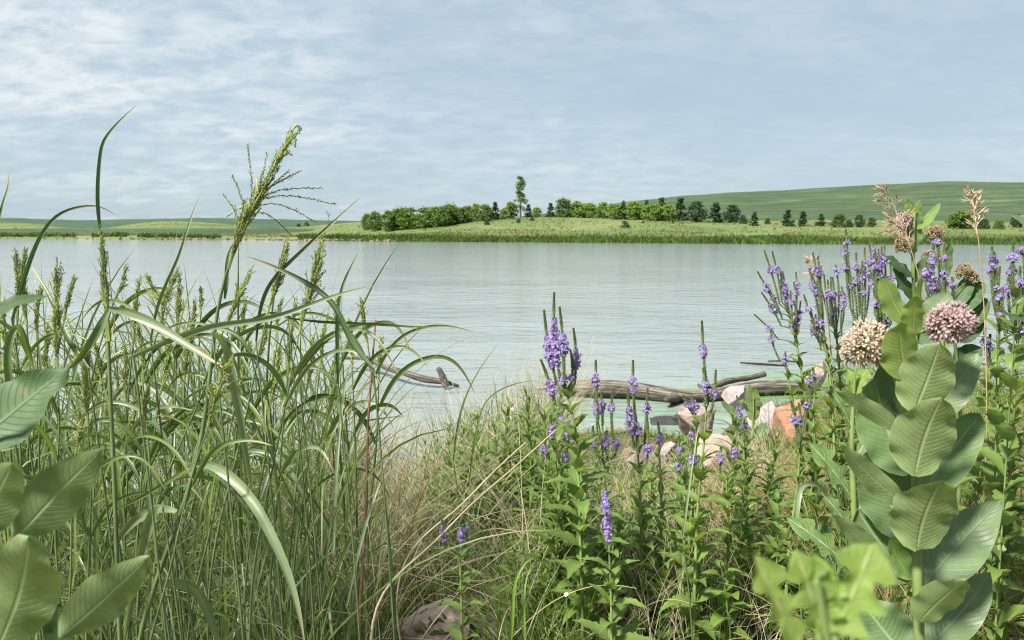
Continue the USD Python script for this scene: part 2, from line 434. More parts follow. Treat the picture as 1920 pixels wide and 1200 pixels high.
def grass_field(name, c1, c2, c3, scale, stretch, bump=0.4, dist=0.3):
    usdkit.material(stage, '/World/Looks/' + name, {
        'geo': ('geometry', {}), 'm': ('mapping', {'scale': stretch}),
        'n': ('noise_texture', {'scale': scale, 'detail': 7.0, 'roughness': 0.62}),
        'n2': ('noise_texture', {'scale': scale * 14, 'detail': 4.0, 'roughness': 0.6}),
        'ad': ('math', {'math_type': 'multiply_add', 'value2': 0.35}),
        'of': ('math', {'math_type': 'subtract', 'value2': 0.175}),
        'r': ('rgb_ramp', {'ramp': [(0.3, c1), (0.5, c2), (0.68, c3)]}),
        'b': ('bump', {'strength': bump, 'distance': dist}),
        'p': ('principled_bsdf', {'roughness': 0.9, 'specular_ior_level': 0.15, 'sheen_weight': 0.15, 'sheen_roughness': 0.5, 'sheen_tint': c3}),
    }, [('geo.position', 'm.vector'), ('m.vector', 'n.vector'), ('m.vector', 'n2.vector'), ('n2.fac', 'ad.value1'), ('n.fac', 'ad.value3'), ('ad.value', 'of.value1'), ('of.value', 'r.fac'),
        ('r.color', 'p.base_color'), ('n2.fac', 'b.height'), ('b.normal', 'p.normal')], surface='p.BSDF')


grass_field('meadow_grass', (0.068, 0.105, 0.032), (0.100, 0.130, 0.045), (0.145, 0.155, 0.065), 0.05, (0.6, 1.6, 1))
tag(obj('meadow', mb, 'meadow_grass'), 'light green grassy slope rising from the far shore of the lake', 'meadow', kind='structure')

FAR_PY = [(-700, 406), (0, 409), (170, 413), (230, 411.5), (400, 409), (500, 411), (640, 414), (760, 416), (900, 420), (2620, 420)]
f0 = at_dist(PXS, 0 * PXS + 436, 0 * PXS + 430); f0[:, 2] = -1.0
f1 = at_dist(PXS, 0 * PXS + 428, 0 * PXS + 560)
f2 = at_dist(PXS, row(FAR_PY, PXS), 0 * PXS + 900)
f3 = f2 + out * 300; f3[:, 2] = -1
FARHILL, mb = sheet([f0, f1, f2, f3], 8, 1.2)
grass_field('far_crop', (0.030, 0.060, 0.036), (0.038, 0.070, 0.040), (0.048, 0.085, 0.045), 0.02, (1, 1, 1))
tag(obj('far_hill', mb, 'far_crop'), 'dark green low hill on the skyline at the left', 'hill', kind='structure')

CORN_PY = [(-700, 430), (700, 428), (900, 418), (1000, 405), (1080, 394), (1150, 383), (1230, 374), (1300, 367), (1400, 361), (1500, 356), (1600, 350), (1700, 345), (1800, 341.5), (1920, 343), (2200, 346), (2620, 370)]
c0 = at_dist(PXS, 0 * PXS + 424, 0 * PXS + 232); c0[:, 2] = -0.8
c1 = at_dist(PXS, np.maximum(row(CORN_PY, PXS), 409), 0 * PXS + 262)
c2 = at_dist(PXS, 0.45 * np.maximum(row(CORN_PY, PXS), 372) + 0.55 * np.maximum(row(CORN_PY, PXS), 404), 0 * PXS + 350)
c3 = at_dist(PXS, row(CORN_PY, PXS), 0 * PXS + 470)
c4 = c3 + out * 200; c4[:, 2] -= 6
c5 = c3 + out * 400; c5[:, 2] = -1
CORN, mb = sheet([c0, c1, c2, c3, c4, c5], 21, 0.7, 16)
usdkit.material(stage, '/World/Looks/corn_crop', {
    'geo': ('geometry', {}), 'm': ('mapping', {'rotation': (0, 0, 0.2), 'scale': (0.035, 0.085, 0.5)}),
    'n': ('noise_texture', {'scale': 1.0, 'detail': 5.0, 'roughness': 0.65}),
    'm2': ('mapping', {'rotation': (0, 0, 0.2), 'scale': (0.5, 1.4, 1)}),
    'n2': ('noise_texture', {'scale': 1.0, 'detail': 4.0, 'roughness': 0.7}),
    'ad': ('math', {'math_type': 'multiply_add', 'value2': 0.6}), 'of': ('math', {'math_type': 'subtract', 'value2': 0.3}),
    'r': ('rgb_ramp', {'ramp': [(0.28, (0.028, 0.048, 0.022)), (0.46, (0.044, 0.070, 0.031)), (0.60, (0.060, 0.088, 0.042)), (0.76, (0.11, 0.14, 0.085))]}),
    'b': ('bump', {'strength': 0.8, 'distance': 0.8}), 'p': ('principled_bsdf', {'roughness': 0.8, 'specular_ior_level': 0.2}),
}, [('geo.position', 'm.vector'), ('m.vector', 'n.vector'), ('geo.position', 'm2.vector'), ('m2.vector', 'n2.vector'), ('n2.fac', 'ad.value1'), ('n.fac', 'ad.value3'), ('ad.value', 'of.value1'), ('of.value', 'r.fac'),
    ('r.color', 'p.base_color'), ('n2.fac', 'b.height'), ('b.normal', 'p.normal')], surface='p.BSDF')
tag(obj('corn_hill', mb, 'corn_crop'), 'dark green crop covered hill rising to the skyline at the right', 'hill', kind='structure')

# ================================================================== FAR SHORE PLANTING
foliage('tree_leaf_green', [(0.10, 0.16, 0.038), (0.135, 0.205, 0.05), (0.17, 0.235, 0.065)], trans=0.3, rough=0.6, spec=0.2, noise=0.6)
foliage('tree_leaf_yellow', [(0.16, 0.225, 0.05), (0.20, 0.265, 0.06), (0.235, 0.285, 0.075)], trans=0.3, rough=0.6, spec=0.2, noise=0.6)
foliage('tree_leaf_dark', [(0.040, 0.074, 0.032), (0.055, 0.095, 0.040), (0.072, 0.115, 0.046)], trans=0.15, rough=0.7, spec=0.2, noise=0.6)
foliage('shrub_leaf_olive', [(0.07, 0.105, 0.04), (0.10, 0.13, 0.055)], trans=0.25, rough=0.7, spec=0.2, noise=0.6)
plain('tree_bark', (0.06, 0.05, 0.04), (0.13, 0.11, 0.09), scale=5, rough=0.95, bump=0.4)
foliage('reed_green', [(0.070, 0.115, 0.028), (0.095, 0.145, 0.040), (0.125, 0.165, 0.058)], trans=0.3, rough=0.6, spec=0.2, noise=0.3)
foliage('reed_tan', [(0.145, 0.155, 0.07), (0.19, 0.185, 0.10)], trans=0.25, rough=0.7, spec=0.15, noise=0.3)


def leaf_cards(mb, centres, size, r, elong=1.5, up=None):
    """Small leaf-shaped quads scattered at the centres, each turned its own way."""
    n = len(centres)
    d = nz(r.normal(size=(n, 3)))
    if up is not None:
        d = nz(d + np.asarray(up) * 0.8)
    s = nz(np.cross(d, r.normal(size=(n, 3))))
    L = (size * r.uniform(0.6, 1.35, n))[:, None]
    a, c = centres - d * L / 2, centres + d * L / 2
    b, e = centres + s * L / (2 * elong), centres - s * L / (2 * elong)
    v = np.stack([a, b, c, e], 1).reshape(-1, 3)
    mb.add(v, np.arange(4 * n).reshape(n, 4))


def crown_points(kind, r, n_clump, per):
    """Leaf positions in a unit tree (height 1, crown half width about 0.3)."""
    out = []
    for _ in range(n_clump):
        h = r.uniform(0, 1)
        a = r.uniform(0, 2 * np.pi)
        if kind == 'round':
            h = 0.06 + 0.88 * h
            R = 0.40 * np.sin(np.pi * np.clip(h * 0.80 + 0.17, 0, 1)) ** 0.75
            c = 0.105
        elif kind == 'cone':
            h = 0.03 + 0.92 * h ** 1.25
            R = 0.36 * (1 - h) ** 0.75 * (0.75 + 0.25 * math.sin(h * 30))
            c = 0.06
        elif kind == 'tall':
            h = 0.16 + 0.84 * h
            R = 0.155 * (0.78 + 0.22 * math.sin(h * 17 + 1)) * (1.3 - 0.75 * h)
            c = 0.045
        else:                      # bush
            h = 0.05 + 0.8 * h
            R = 0.55 * math.sqrt(max(0.05, 1 - h))
            c = 0.13
        rr = R * math.sqrt(r.uniform(0.12, 1))
        ctr = np.array([rr * math.cos(a), rr * math.sin(a), h])
        out.append(ctr + r.normal(size=(per, 3)) * c * np.array([0.55, 0.55, 0.42]))
    return np.vstack(out)


def tree_proto(name, kind, mat, label, cat, seed, n_clump=80, per=24, leaf=0.075):
    r = np.random.default_rng(seed)
    t = thing(name, label, cat, None)
    top = {'round': 0.75, 'cone': 0.95, 'tall': 0.97, 'bush': 0.4}[kind]
    mb = MB()
    tube(mb, curve([[0, 0, -0.06], [0.008, 0.004, top * 0.5], [-0.006, 0.006, top]], 8), np.linspace(0.028 if kind != 'bush' else 0.02, 0.005, 8), 6)
    for k in range(7):
        h = r.uniform(0.15, top * 0.85); a = r.uniform(0, 6.28)
        ln = {'round': 0.26, 'cone': 0.2, 'tall': 0.08, 'bush': 0.3}[kind]
        tube(mb, [[0, 0, h], [math.cos(a) * ln * .5, math.sin(a) * ln * .5, h + ln * .35], [math.cos(a) * ln, math.sin(a) * ln, h + ln * .6]], [0.010, 0.007, 0.003], 4)
    obj('trunk', mb, 'tree_bark', t)
    mb = MB()
    leaf_cards(mb, crown_points(kind, r, n_clump, per), leaf, r)
    obj('crown', mb, mat, t, smooth=False)
    return t


SCALE_K = np.stack([MEADOW[..., 0], MEADOW[..., 1]], -1)


def meadow_at(px, py):
    """The place on the far meadow that the photograph shows at (px, py)."""
    c = int(np.clip(np.interp(px, PXS, np.arange(len(PXS))), 0, len(PXS) - 2))
    f = np.interp(px, PXS, np.arange(len(PXS))) - c
    line = MEADOW[10:, c] * (1 - f) + MEADOW[10:, c + 1] * f
    rel = line - EYE
    pyl = 600 - FPX * (rel @ UP) / (rel @ FWD)
    k = np.argmax(pyl <= py) if (pyl <= py).any() else int(np.argmin(pyl[:45]))
    return line[k]


TP = {}
for key, kind, mat, seed in (('ga', 'round', 'tree_leaf_green', 1), ('gb', 'round', 'tree_leaf_green', 2), ('gc', 'round', 'tree_leaf_green', 3),
                             ('ya', 'round', 'tree_leaf_yellow', 4), ('yb', 'round', 'tree_leaf_yellow', 5),
                             ('ca', 'cone', 'tree_leaf_dark', 6), ('cb', 'cone', 'tree_leaf_dark', 7), ('da', 'round', 'tree_leaf_dark', 8),
                             ('po', 'tall', 'tree_leaf_green', 9), ('oa', 'bush', 'shrub_leaf_olive', 10), ('ob', 'bush', 'tree_leaf_dark', 12), ('oc', 'bush', 'tree_leaf_green', 13)):
    TP[key] = (kind, mat, seed)
# px, top row, base row, kind, half width factor
TREES = [(688, 402, 432, 'ga', .8), (704, 398, 434, 'gb', 1), (730, 397, 435, 'gc', 1), (750, 395, 434, 'ga', 1), (767, 394, 433, 'gb', 1), (781, 404, 431, 'gc', .9),
         (799, 391, 429, 'ga', 1), (817, 390, 427, 'gb', 1), (833, 387, 425, 'gc', .9), (846, 386, 423, 'ga', .9), (862, 391, 421, 'gb', 1), (877, 388, 418, 'gc', .9),
         (893, 384, 417, 'ya', .8), (911, 385, 415, 'ga', .9), (929, 380, 413, 'ca', 1), (944, 392, 412, 'yb', 1), (958, 381, 411, 'gb', .8), (976, 337, 409, 'po', 1),
         (991, 382, 407, 'ca', 1), (1006, 389, 408, 'yb', .9), (1032, 381, 408, 'ca', 1), (1056, 374, 409, 'ga', .9), (1082, 378, 409, 'ya', .9), (1104, 380, 409, 'yb', 1),
         (1130, 380, 410, 'ya', .9), (1152, 382, 411, 'yb', 1), (1168, 378, 412, 'cb', .8), (1189, 381, 414, 'ya', 1.1), (1212, 377, 413, 'cb', .8), (1224, 383, 415, 'yb', 1.1),
         (1240, 371, 413, 'ca', .9), (1252, 384, 415, 'ya', 1), (1275, 372, 415, 'ca', 1), (1306, 379, 417, 'da', 1.1), (1341, 381, 418, 'cb', 1.2), (1372, 386, 419, 'da', 1),
         (1393, 402, 420, 'ob', .8), (1414, 398, 424, 'cb', 1), (1439, 408, 420, 'ob', .8), (1476, 394, 425, 'ca', 1.1), (1505, 397, 425, 'cb', 1.1), (1539, 402, 425, 'ca', 1.2),
         (1572, 401, 428, 'oa', 1), (1592, 411, 427, 'ob', .8), (1611, 405, 428, 'da', .9), (1633, 410, 429, 'oa', .9), (1800, 398, 430, 'gc', 1.3), (1785, 412, 430, 'oc', .9), (1842, 408, 430, 'ob', .9),
         (1872, 411, 430, 'oc', .9), (1905, 405, 430, 'da', .9)]
NTH = ['', 'first', 'second', 'third', 'fourth', 'fifth', 'sixth', 'seventh', 'eighth', 'ninth', 'tenth', 'eleventh', 'twelfth', 'thirteenth', 'fourteenth', 'fifteenth', 'sixteenth', 'seventeenth', 'eighteenth',
       'nineteenth', 'twentieth', 'twenty-first', 'twenty-second', 'twenty-third', 'twenty-fourth', 'twenty-fifth', 'twenty-sixth', 'twenty-seventh', 'twenty-eighth', 'twenty-ninth', 'thirtieth', 'thirty-first', 'thirty-second', 'thirty-third']
LOOK = {'g': 'bushy mid green tree', 'y': 'pale yellow green tree', 'c': 'dark pointed conifer', 'd': 'dark rounded evergreen', 'o': 'low shrub'}
NAME = {'g': 'broadleaf_tree', 'y': 'broadleaf_tree', 'c': 'conifer_tree', 'd': 'evergreen_tree', 'o': 'shrub', 'p': 'poplar_tree'}
WD = {'g': 1.35, 'y': 1.35, 'c': 1.15, 'd': 1.15, 'o': 1.1, 'p': 1.0}
PROTO = {}
ordered = sorted(TREES)
ip = [k for k, t in enumerate(ordered) if t[3] == 'po'][0]
for k, (px, top, base, key, wf) in enumerate(ordered):
    kind, mat, seed = TP[key]
    b = meadow_at(px, base)
    D = (b - EYE) @ FWD
    H = (base - top + (3 if key == 'po' else 0)) / FPX * D
    if key == 'po':
        lab = 'tallest tree on the far shore, a slim poplar rising above the tree line'
    elif k < ip:
        lab = f'{LOOK[key[0]]}, {NTH[ip - k]} to the left of the tall slim poplar'
    else:
        n = k - ip
        lab = f'{LOOK[key[0]]}, {NTH[n]} to the right of the tall slim poplar'
    if key not in PROTO:
        PROTO[key] = tree_proto(NAME[key[0]], kind, mat, lab, 'shrub' if key[0] == 'o' else 'tree', seed, n_clump=75 if key == 'po' else 80, leaf=0.036 if key == 'po' else 0.085)
        PROTO[key].SetCustomDataByKey('group', 'trees on the far shore')
        proto_place(PROTO[key], b, k * 1.7, (H * wf * 1.05, H * wf * 1.05, H))
    else:
        copy_of(PROTO[key], b, k * 1.7, (H * wf * WD[key[0]], H * wf * WD[key[0]], H), label=lab)
SHRUBS = [(913, 423, 10, 'left of the meadow rise below the tree line'), (972, 418, 9, 'below the tall slim poplar'), (998, 417, 7, 'just right of the poplar foot on the meadow'), (1172, 430, 14, 'in the middle of the meadow, the largest of the lone ones'),
          (1206, 421, 5, 'below the yellow green trees on the meadow'), (1262, 424, 5, 'below the conifers at the middle of the tree line'), (222, 441, 7, 'at the foot of the left hill by the water'), (321, 434, 5, 'on the middle of the far left hill'),
          (206, 440, 5, 'beside the water at the far left'), (575, 425, 9, 'between the two far left hills'), (560, 426, 7, 'left one between the two far left hills'), (30, 431, 4, 'near the left edge on the far hill'), (52, 437, 4, 'near the left edge close to the far water')]
for k, (px, py, h, w) in enumerate(SHRUBS):
    b = meadow_at(px, py)
    H = h / FPX * ((b - EYE) @ FWD)
    key = 'oa' if k % 2 else 'ob'
    copy_of(PROTO[key], b, k * 2.1, (H * 1.1, H * 1.1, H), label='small lone shrub ' + w, group='lone shrubs on the far meadow')


def far_tufts(n, rows, h, w, mat, name, label, seed, px_range=(-300, 2200), dens=None):
    """Ragged tufts of grass standing on the far meadow between two rings of its sheet."""
    r = np.random.default_rng(seed)
    c = np.interp(r.uniform(*px_range, n), PXS, np.arange(len(PXS)))
    u = r.uniform(*rows, n) * 10
    c0, u0 = c.astype(int), u.astype(int)
    fc, fu = (c - c0)[:, None], (u - u0)[:, None]
    b = (MEADOW[u0, c0] * (1 - fc) + MEADOW[u0, c0 + 1] * fc) * (1 - fu) + (MEADOW[u0 + 1, c0] * (1 - fc) + MEADOW[u0 + 1, c0 + 1] * fc) * fu
    if dens is not None:
        keep = meshkit.fbm(np.stack([b[:, 0] / 9, b[:, 1] / 9, 0 * c], -1), 3, seed) > dens
        b = b[keep]
    n = len(b)
    a = r.uniform(0, np.pi, n)
    hh = h * r.uniform(0.5, 1.4, n)
    ww = w * r.uniform(0.6, 1.4, n)
    s = np.stack([np.cos(a), np.sin(a), 0 * a], -1) * ww[:, None] / 2
    lean = r.normal(size=(n, 3)) * [0.2, 0.2, 0] * hh[:, None]
    v = np.stack([b - s, b + s, b + s * 0.5 + lean + [0, 0, 1] * hh[:, None] * 0.8, b - s * 0.3 + lean + [0, 0, 1] * hh[:, None]], 1)
    mb = MB().add(v.reshape(-1, 3), np.arange(4 * n).reshape(n, 4))
    tag(obj(name, mb, mat, smooth=False), label, 'grass', kind='stuff')


far_tufts(16000, (0.55, 2.1), 0.62, 0.30, 'reed_green', 'shore_reeds', 'green reeds and rank grass along the far water edge', 31, (560, 2200))
far_tufts(2600, (1.6, 2.6), 0.8, 0.25, 'reed_tan', 'shore_dry_grass', 'tan dry grass mixed into the far shore growth', 33, (560, 2200), 0.5)
far_tufts(3000, (1.15, 2.1), 0.7, 0.4, 'reed_green', 'left_shore_reeds', 'low green growth along the far left water edge', 34, (-300, 620), 0.45)
far_tufts(26000, (2.2, 4.0), 0.28, 0.18, 'reed_tan', 'meadow_dry_grass', 'pale seeding grass over the far meadow', 35, (300, 2200), 0.5)
far_tufts(20000, (2.2, 4.0), 0.26, 0.22, 'reed_green', 'meadow_green_grass', 'green grass tufts over the far meadow', 36, (-300, 2200), 0.45)

# two bare snags on the left skyline
for px, base, top, lab in ((463, 425, 397, 'small leafless grey tree behind the tall seed head on the left skyline'), (616, 424, 399, 'small leafless grey tree left of the tree line by the long leaning blade')):
    b = meadow_at(px, base); D = (b - EYE) @ FWD; H = (base - top) / FPX * D
    t = thing('bare_tree', lab, 'tree', loc=b)
    mb = MB(); r = np.random.default_rng(px)
    tube(mb, curve([[0, 0, -0.3], [0.1, 0, H * .5], [-0.1, 0, H * .95]], 6), np.linspace(0.12, 0.04, 6), 5)
    obj('trunk', mb, 'tree_bark', t)
    for k in range(6):
        h = r.uniform(.4, .9) * H; a = r.uniform(0, 6.28); mb = MB()
        tube(mb, [[0, 0, h], [math.cos(a) * H * .12, math.sin(a) * H * .12, h + H * .12], [math.cos(a) * H * .2, math.sin(a) * H * .2, h + H * .28]], [.07, .05, .03], 4)
        obj('branch', mb, 'tree_bark', t)

# stones: facetted boulders
def stone_mesh(size, seed, sub=4, rough=0.09, npts=14):
    r = np.random.default_rng(seed)
    pts = nz(r.normal(size=(npts, 3))) * r.uniform(0.75, 1.05, (npts, 1))
    h = trimesh.convex.convex_hull(pts)
    for _ in range(sub):
        h = h.subdivide()
    trimesh.smoothing.filter_taubin(h, iterations=2)
    v = h.vertices
    h.vertices = v * (1 + rough * 2 * (meshkit.fbm(v * 2.5 + seed, 5, seed)[:, None] - 0.5)) * np.asarray(size)
    return np.array(h.vertices), np.array(h.faces)


plain('quartzite_pink', (0.085, 0.062, 0.05), (0.27, 0.215, 0.19), scale=9, rough=0.92, bump=1.0, c3=(0.22, 0.165, 0.142), dist=0.025)
plain('quartzite_grey', (0.12, 0.098, 0.095), (0.29, 0.24, 0.235), scale=9, rough=0.92, bump=1.0, c3=(0.18, 0.15, 0.145), dist=0.025)
plain('quartzite_red', (0.13, 0.052, 0.032), (0.32, 0.165, 0.11), scale=9, rough=0.92, bump=1.0, c3=(0.22, 0.10, 0.065), dist=0.025)
plain('wet_stone', (0.02, 0.022, 0.02), (0.06, 0.055, 0.05), scale=7, rough=0.4, bump=0.5, dist=0.01)
plain('mossy_stone', (0.05, 0.06, 0.02), (0.20, 0.155, 0.115), scale=7, rough=0.9, bump=0.5, c3=(0.10, 0.11, 0.04), dist=0.01)
r = np.random.default_rng(51)
mb = MB()
for k in range(420):
    px = r.uniform(240, 745) if k % 6 else r.uniform(-40, 240)
    py = row(SHORE, np.array(px)) - r.uniform(0.2, 2.6) * (1 if px < 600 else 0.7)
    b = at_dist(np.array(px), np.array(py), shore_dist(np.array(px)) + r.uniform(-3, 3))
    b[2] = r.uniform(0.0, 0.25)
    sz = r.uniform(0.2, 0.45) * np.array([1, 1, 0.7])
    hv = trimesh.convex.convex_hull(nz(r.normal(size=(10, 3))))
    mb.add(np.array(hv.vertices) * sz + b, np.array(hv.faces))
tag(obj('shore_stones', mb, 'mossy_stone', smooth=False), 'band of pinkish stones lining the far left shore', 'stones', kind='stuff')

STONES = [  # px, py centre, width, height px, material, label
    (1302, 800, 92, 76, 'quartzite_pink', 'large pale pink stone with a pointed top at the green water edge'),
    (1338, 862, 90, 100, 'quartzite_pink', 'pale pink slab stone below the pointed pink stone, behind the purple flowers'),
    (1380, 745, 48, 52, 'quartzite_grey', 'grey pink stone leaning against the front of the floating log'),
    (1440, 796, 84, 74, 'quartzite_grey', 'flat topped mauve stone beside the rusty red stone'),
    (1484, 805, 84, 98, 'quartzite_red', 'rusty red brown slanting stone above the dry grass'),
    (1248, 789, 60, 16, 'wet_stone', 'low black wet stone lying in the green water'),
    (1276, 784, 34, 22, 'wet_stone', 'small dark stone between the black wet stone and the pointed pink one'),
    (1214, 868, 76, 50, 'quartzite_pink', 'low pink stone at the water edge behind the middle purple flowers'),
    (1258, 852, 46, 40, 'quartzite_grey', 'small grey stone right of the low pink stone'),
    (1262, 888, 56, 46, 'quartzite_pink', 'small pale stone below the small grey stone'),
    (1180, 858, 34, 34, 'mossy_stone', 'small mossy stone left of the low pink stone'),
    (1532, 706, 52, 66, 'quartzite_pink', 'pale pink stone at the right end of the floating log'),
    (1310, 905, 60, 40, 'quartzite_pink', 'pale stone half hidden in weeds below the slab stone'),
    (832, 1182, 150, 118, 'quartzite_pink', 'pale pink boulder in the dry grass at the bottom of the picture')]
for k, (px, py, w, h, m, lab) in enumerate(STONES):
    g = on_ground(px, py + h * 0.42)
    if g[2] < 0.0:
        rr = ray(px, py + h * 0.42); g = EYE + rr * (EYE[2] / -rr[2])
    D = (g - EYE) @ FWD + w / FPX * 1.2
    c = P(px, py, D)
    sz = np.array([w / 2, w / 2 * 0.8, h / 2]) / FPX * D * 1.22
    v, f = stone_mesh(sz, 70 + k)
    tag(obj('stone', (v + c, f), m, smooth=38), lab, 'stone', 'quartzite stones on the bank')

# ------------------------------------------------------------------ the log and driftwood
usdkit.material(stage, '/World/Looks/weathered_wood', {
    'tc': ('texture_coordinate', {}), 'sepuv': ('separate_xyz', {}), 'm': ('mapping', {'scale': (9, 1.3, 1)}),
    'n': ('noise_texture', {'scale': 2.2, 'detail': 7.0, 'roughness': 0.65, 'distortion': 0.4}), 'n2': ('noise_texture', {'scale': 3.0, 'detail': 5.0}),
    'r': ('rgb_ramp', {'ramp': [(0.36, (0.026, 0.022, 0.018)), (0.47, (0.105, 0.092, 0.075)), (0.62, (0.225, 0.205, 0.175))]}),
    'geo': ('geometry', {}), 'sp': ('separate_xyz', {}), 'wl': ('map_range', {'from_min': 0.015, 'from_max': 0.085, 'to_min': 1, 'to_max': 0, 'clamp': True}),
    'wn': ('math', {'math_type': 'multiply'}), 'wet': ('mix_color', {'b': (0.028, 0.040, 0.012)}),
    'b': ('bump', {'strength': 1.0, 'distance': 0.04}), 'p': ('principled_bsdf', {'roughness': 0.9, 'specular_ior_level': 0.2}),
}, [('tc.UV', 'm.vector'), ('m.vector', 'n.vector'), ('n.fac', 'r.fac'), ('geo.position', 'sp.vector'), ('sp.z', 'wl.value'), ('wl.result', 'wn.value1'), ('wn.value', 'wet.fac'),
    ('r.color', 'wet.a'), ('wet.result', 'p.base_color'), ('n.fac', 'b.height'), ('b.normal', 'p.normal')], surface='p.BSDF')
stage.GetPrimAtPath('/World/Looks/weathered_wood/wn').GetAttribute('inputs:value2') or UsdShade.Shader.Get(stage, '/World/Looks/weathered_wood/wn').CreateInput('value2', Sdf.ValueTypeNames.Float).Set(0.9)


def log_mesh(pts, rad, n=60, sides=22, seed=1, rough=0.24):
    p = curve(pts, n); mb = MB()
    rr = np.interp(np.linspace(0, 1, n), np.linspace(0, 1, len(rad)), rad)
    tube(mb, p, rr, sides)
    v, f, uv = mb.arrays()
    ctr = np.repeat(p, sides, 0); m = len(ctr)
    ang = np.tile(np.arange(sides), n) * 2 * np.pi / sides; al = np.repeat(np.linspace(0, 1, n), sides)
    q = np.stack([np.cos(ang) * 1.2, np.sin(ang) * 1.2, al * 9], -1)
    k = 1 + rough * 2 * (meshkit.fbm(q * 1.3, 4, seed) - 0.5) + 0.06 * np.sin(ang * 5 + al * 6) * meshkit.noise(q, seed + 5)
    v[:m] = ctr + (v[:m] - ctr) * k[:, None]
    uv[:, 1] *= 3
    return (v, f, uv)


def log_obj(name, parts, parent):
    mb = MB()
    mb.add(*parts)
    return obj(name, mb, 'weathered_wood', parent)


def W(px, py, dz=0.0, push=0.0):
    """Point above the water line of pixel (px, py): the pixel meets the water, the point stands dz above."""
    rr = ray(px, py); q = EYE + rr * (EYE[2] / -rr[2])
    return q + nz(np.array([q[0], q[1], 0])) * push + [0, 0, dz]


t = thing('fallen_log', 'long weathered grey log floating in the shallow green water', 'log')
log_obj('trunk', log_mesh([W(1072, 742, 0.10), W(1110, 744, 0.11), W(1180, 746, 0.10), W(1255, 752, 0.07), W(1320, 752, 0.06), W(1380, 745, 0.08), W(1440, 740, 0.09), W(1520, 738, 0.07)],
                          [0.105, 0.128, 0.112, 0.095, 0.088, 0.095, 0.105, 0.085], seed=3), t)
log_obj('limb', log_mesh([W(1330, 750, 0.13, .05), W(1365, 745, 0.20, .1), W(1400, 742, 0.215, .12), W(1433, 740, 0.26, .12)], [0.05, 0.042, 0.035, 0.038], n=24, sides=12, seed=4), t)
log_obj('limb', log_mesh([W(1325, 752, 0.11), W(1316, 750, 0.16), W(1308, 748, 0.19)], [0.04, 0.03, 0.018], n=12, sides=10, seed=5), t)
log_obj('knot', log_mesh([W(1266, 754, 0.07, -.06), W(1256, 756, 0.09, -.16), W(1248, 758, 0.11, -.22)], [0.075, 0.055, 0.03], n=12, sides=12, seed=6), t)
log_obj('limb', log_mesh([W(1085, 744, 0.06), W(1045, 738, 0.06), W(1003, 734, 0.03)], [0.05, 0.03, 0.01], n=16, sides=8, seed=7), t)
t = thing('driftwood_branch', 'grey driftwood branch with an upright broken stub in the water', 'driftwood')
log_obj('branch', log_mesh([W(640, 690, .16), W(690, 700, 0.22), W(722, 710, 0.18), W(762, 722, 0.17), W(800, 726, 0.11), W(838, 728, 0.08), W(860, 728, 0.03)], [0.025, 0.032, 0.040, 0.042, 0.045, 0.050, 0.02], n=40, sides=12, seed=8), t)
log_obj('stub', log_mesh([W(836, 730, 0.04), W(831, 730, 0.16), W(822, 730, 0.30)], [0.055, 0.048, 0.035], n=16, sides=12, seed=9), t)
log_obj('limb', log_mesh([W(700, 704, 0.2), W(690, 704, 0.28), W(684, 704, .30)], [0.03, 0.025, 0.012], n=10, sides=8, seed=10), t)
t = thing('floating_twig', 'thin dark twig floating on the water beyond the log', 'twig')
log_obj('twig', log_mesh([W(1388, 681, .01), W(1430, 685, 0.02), W(1475, 687, 0.01)], [0.012, 0.02, 0.012], n=14, sides=6, seed=12), t)
log_obj('twig', log_mesh([W(1440, 678, .01), W(1465, 680, 0.03), W(1490, 679, 0.01)], [0.01, 0.016, 0.01], n=14, sides=6, seed=13), t)

#__NEAR__
# ================================================================== NEAR PLANTS: materials
foliage('blade_green', [(0.085, 0.130, 0.032), (0.130, 0.180, 0.048), (0.180, 0.220, 0.072), (0.24, 0.265, 0.11)], under=(0.17, 0.21, 0.12), trans=0.34, rough=0.42, spec=0.4, noise=3, dark=0.2, tips=True)
foliage('blade_bluish', [(0.14, 0.185, 0.095), (0.22, 0.26, 0.155)], under=(0.22, 0.26, 0.17), trans=0.25, rough=0.4, spec=0.45, noise=3, dark=0.15, tips=True)
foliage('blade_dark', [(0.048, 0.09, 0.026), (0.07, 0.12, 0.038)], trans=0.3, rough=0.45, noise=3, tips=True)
foliage('stalk_green', [(0.10, 0.145, 0.055), (0.14, 0.185, 0.075)], trans=0.05, rough=0.45, spec=0.4, noise=9)
foliage('panicle_green', [(0.24, 0.29, 0.085), (0.32, 0.36, 0.125), (0.42, 0.43, 0.20)], trans=0.12, rough=0.6, spec=0.2, noise=14, tcol=(1.5, 1.6, 0.7))
foliage('panicle_brown', [(0.13, 0.125, 0.05), (0.20, 0.17, 0.09)], trans=0.25, rough=0.7, noise=20)
foliage('young_grass', [(0.12, 0.20, 0.032), (0.165, 0.25, 0.05), (0.23, 0.29, 0.075)], trans=0.4, rough=0.45, noise=4)
foliage('straw', [(0.44, 0.38, 0.26), (0.54, 0.48, 0.35), (0.66, 0.61, 0.48), (0.44, 0.34, 0.22)], trans=0.2, rough=0.7, spec=0.2, noise=6, tcol=(1.2, 1.1, 0.8))
foliage('straw_gold', [(0.36, 0.28, 0.14), (0.47, 0.38, 0.21), (0.58, 0.49, 0.31)], trans=0.3, rough=0.7, spec=0.2, noise=6, tcol=(1.3, 1.1, 0.7))
foliage('straw_pink', [(0.40, 0.31, 0.21), (0.52, 0.43, 0.31)], trans=0.15, rough=0.7, noise=12)
foliage('straw_brown', [(0.16, 0.09, 0.05), (0.24, 0.15, 0.09)], trans=0.1, rough=0.75, noise=12)
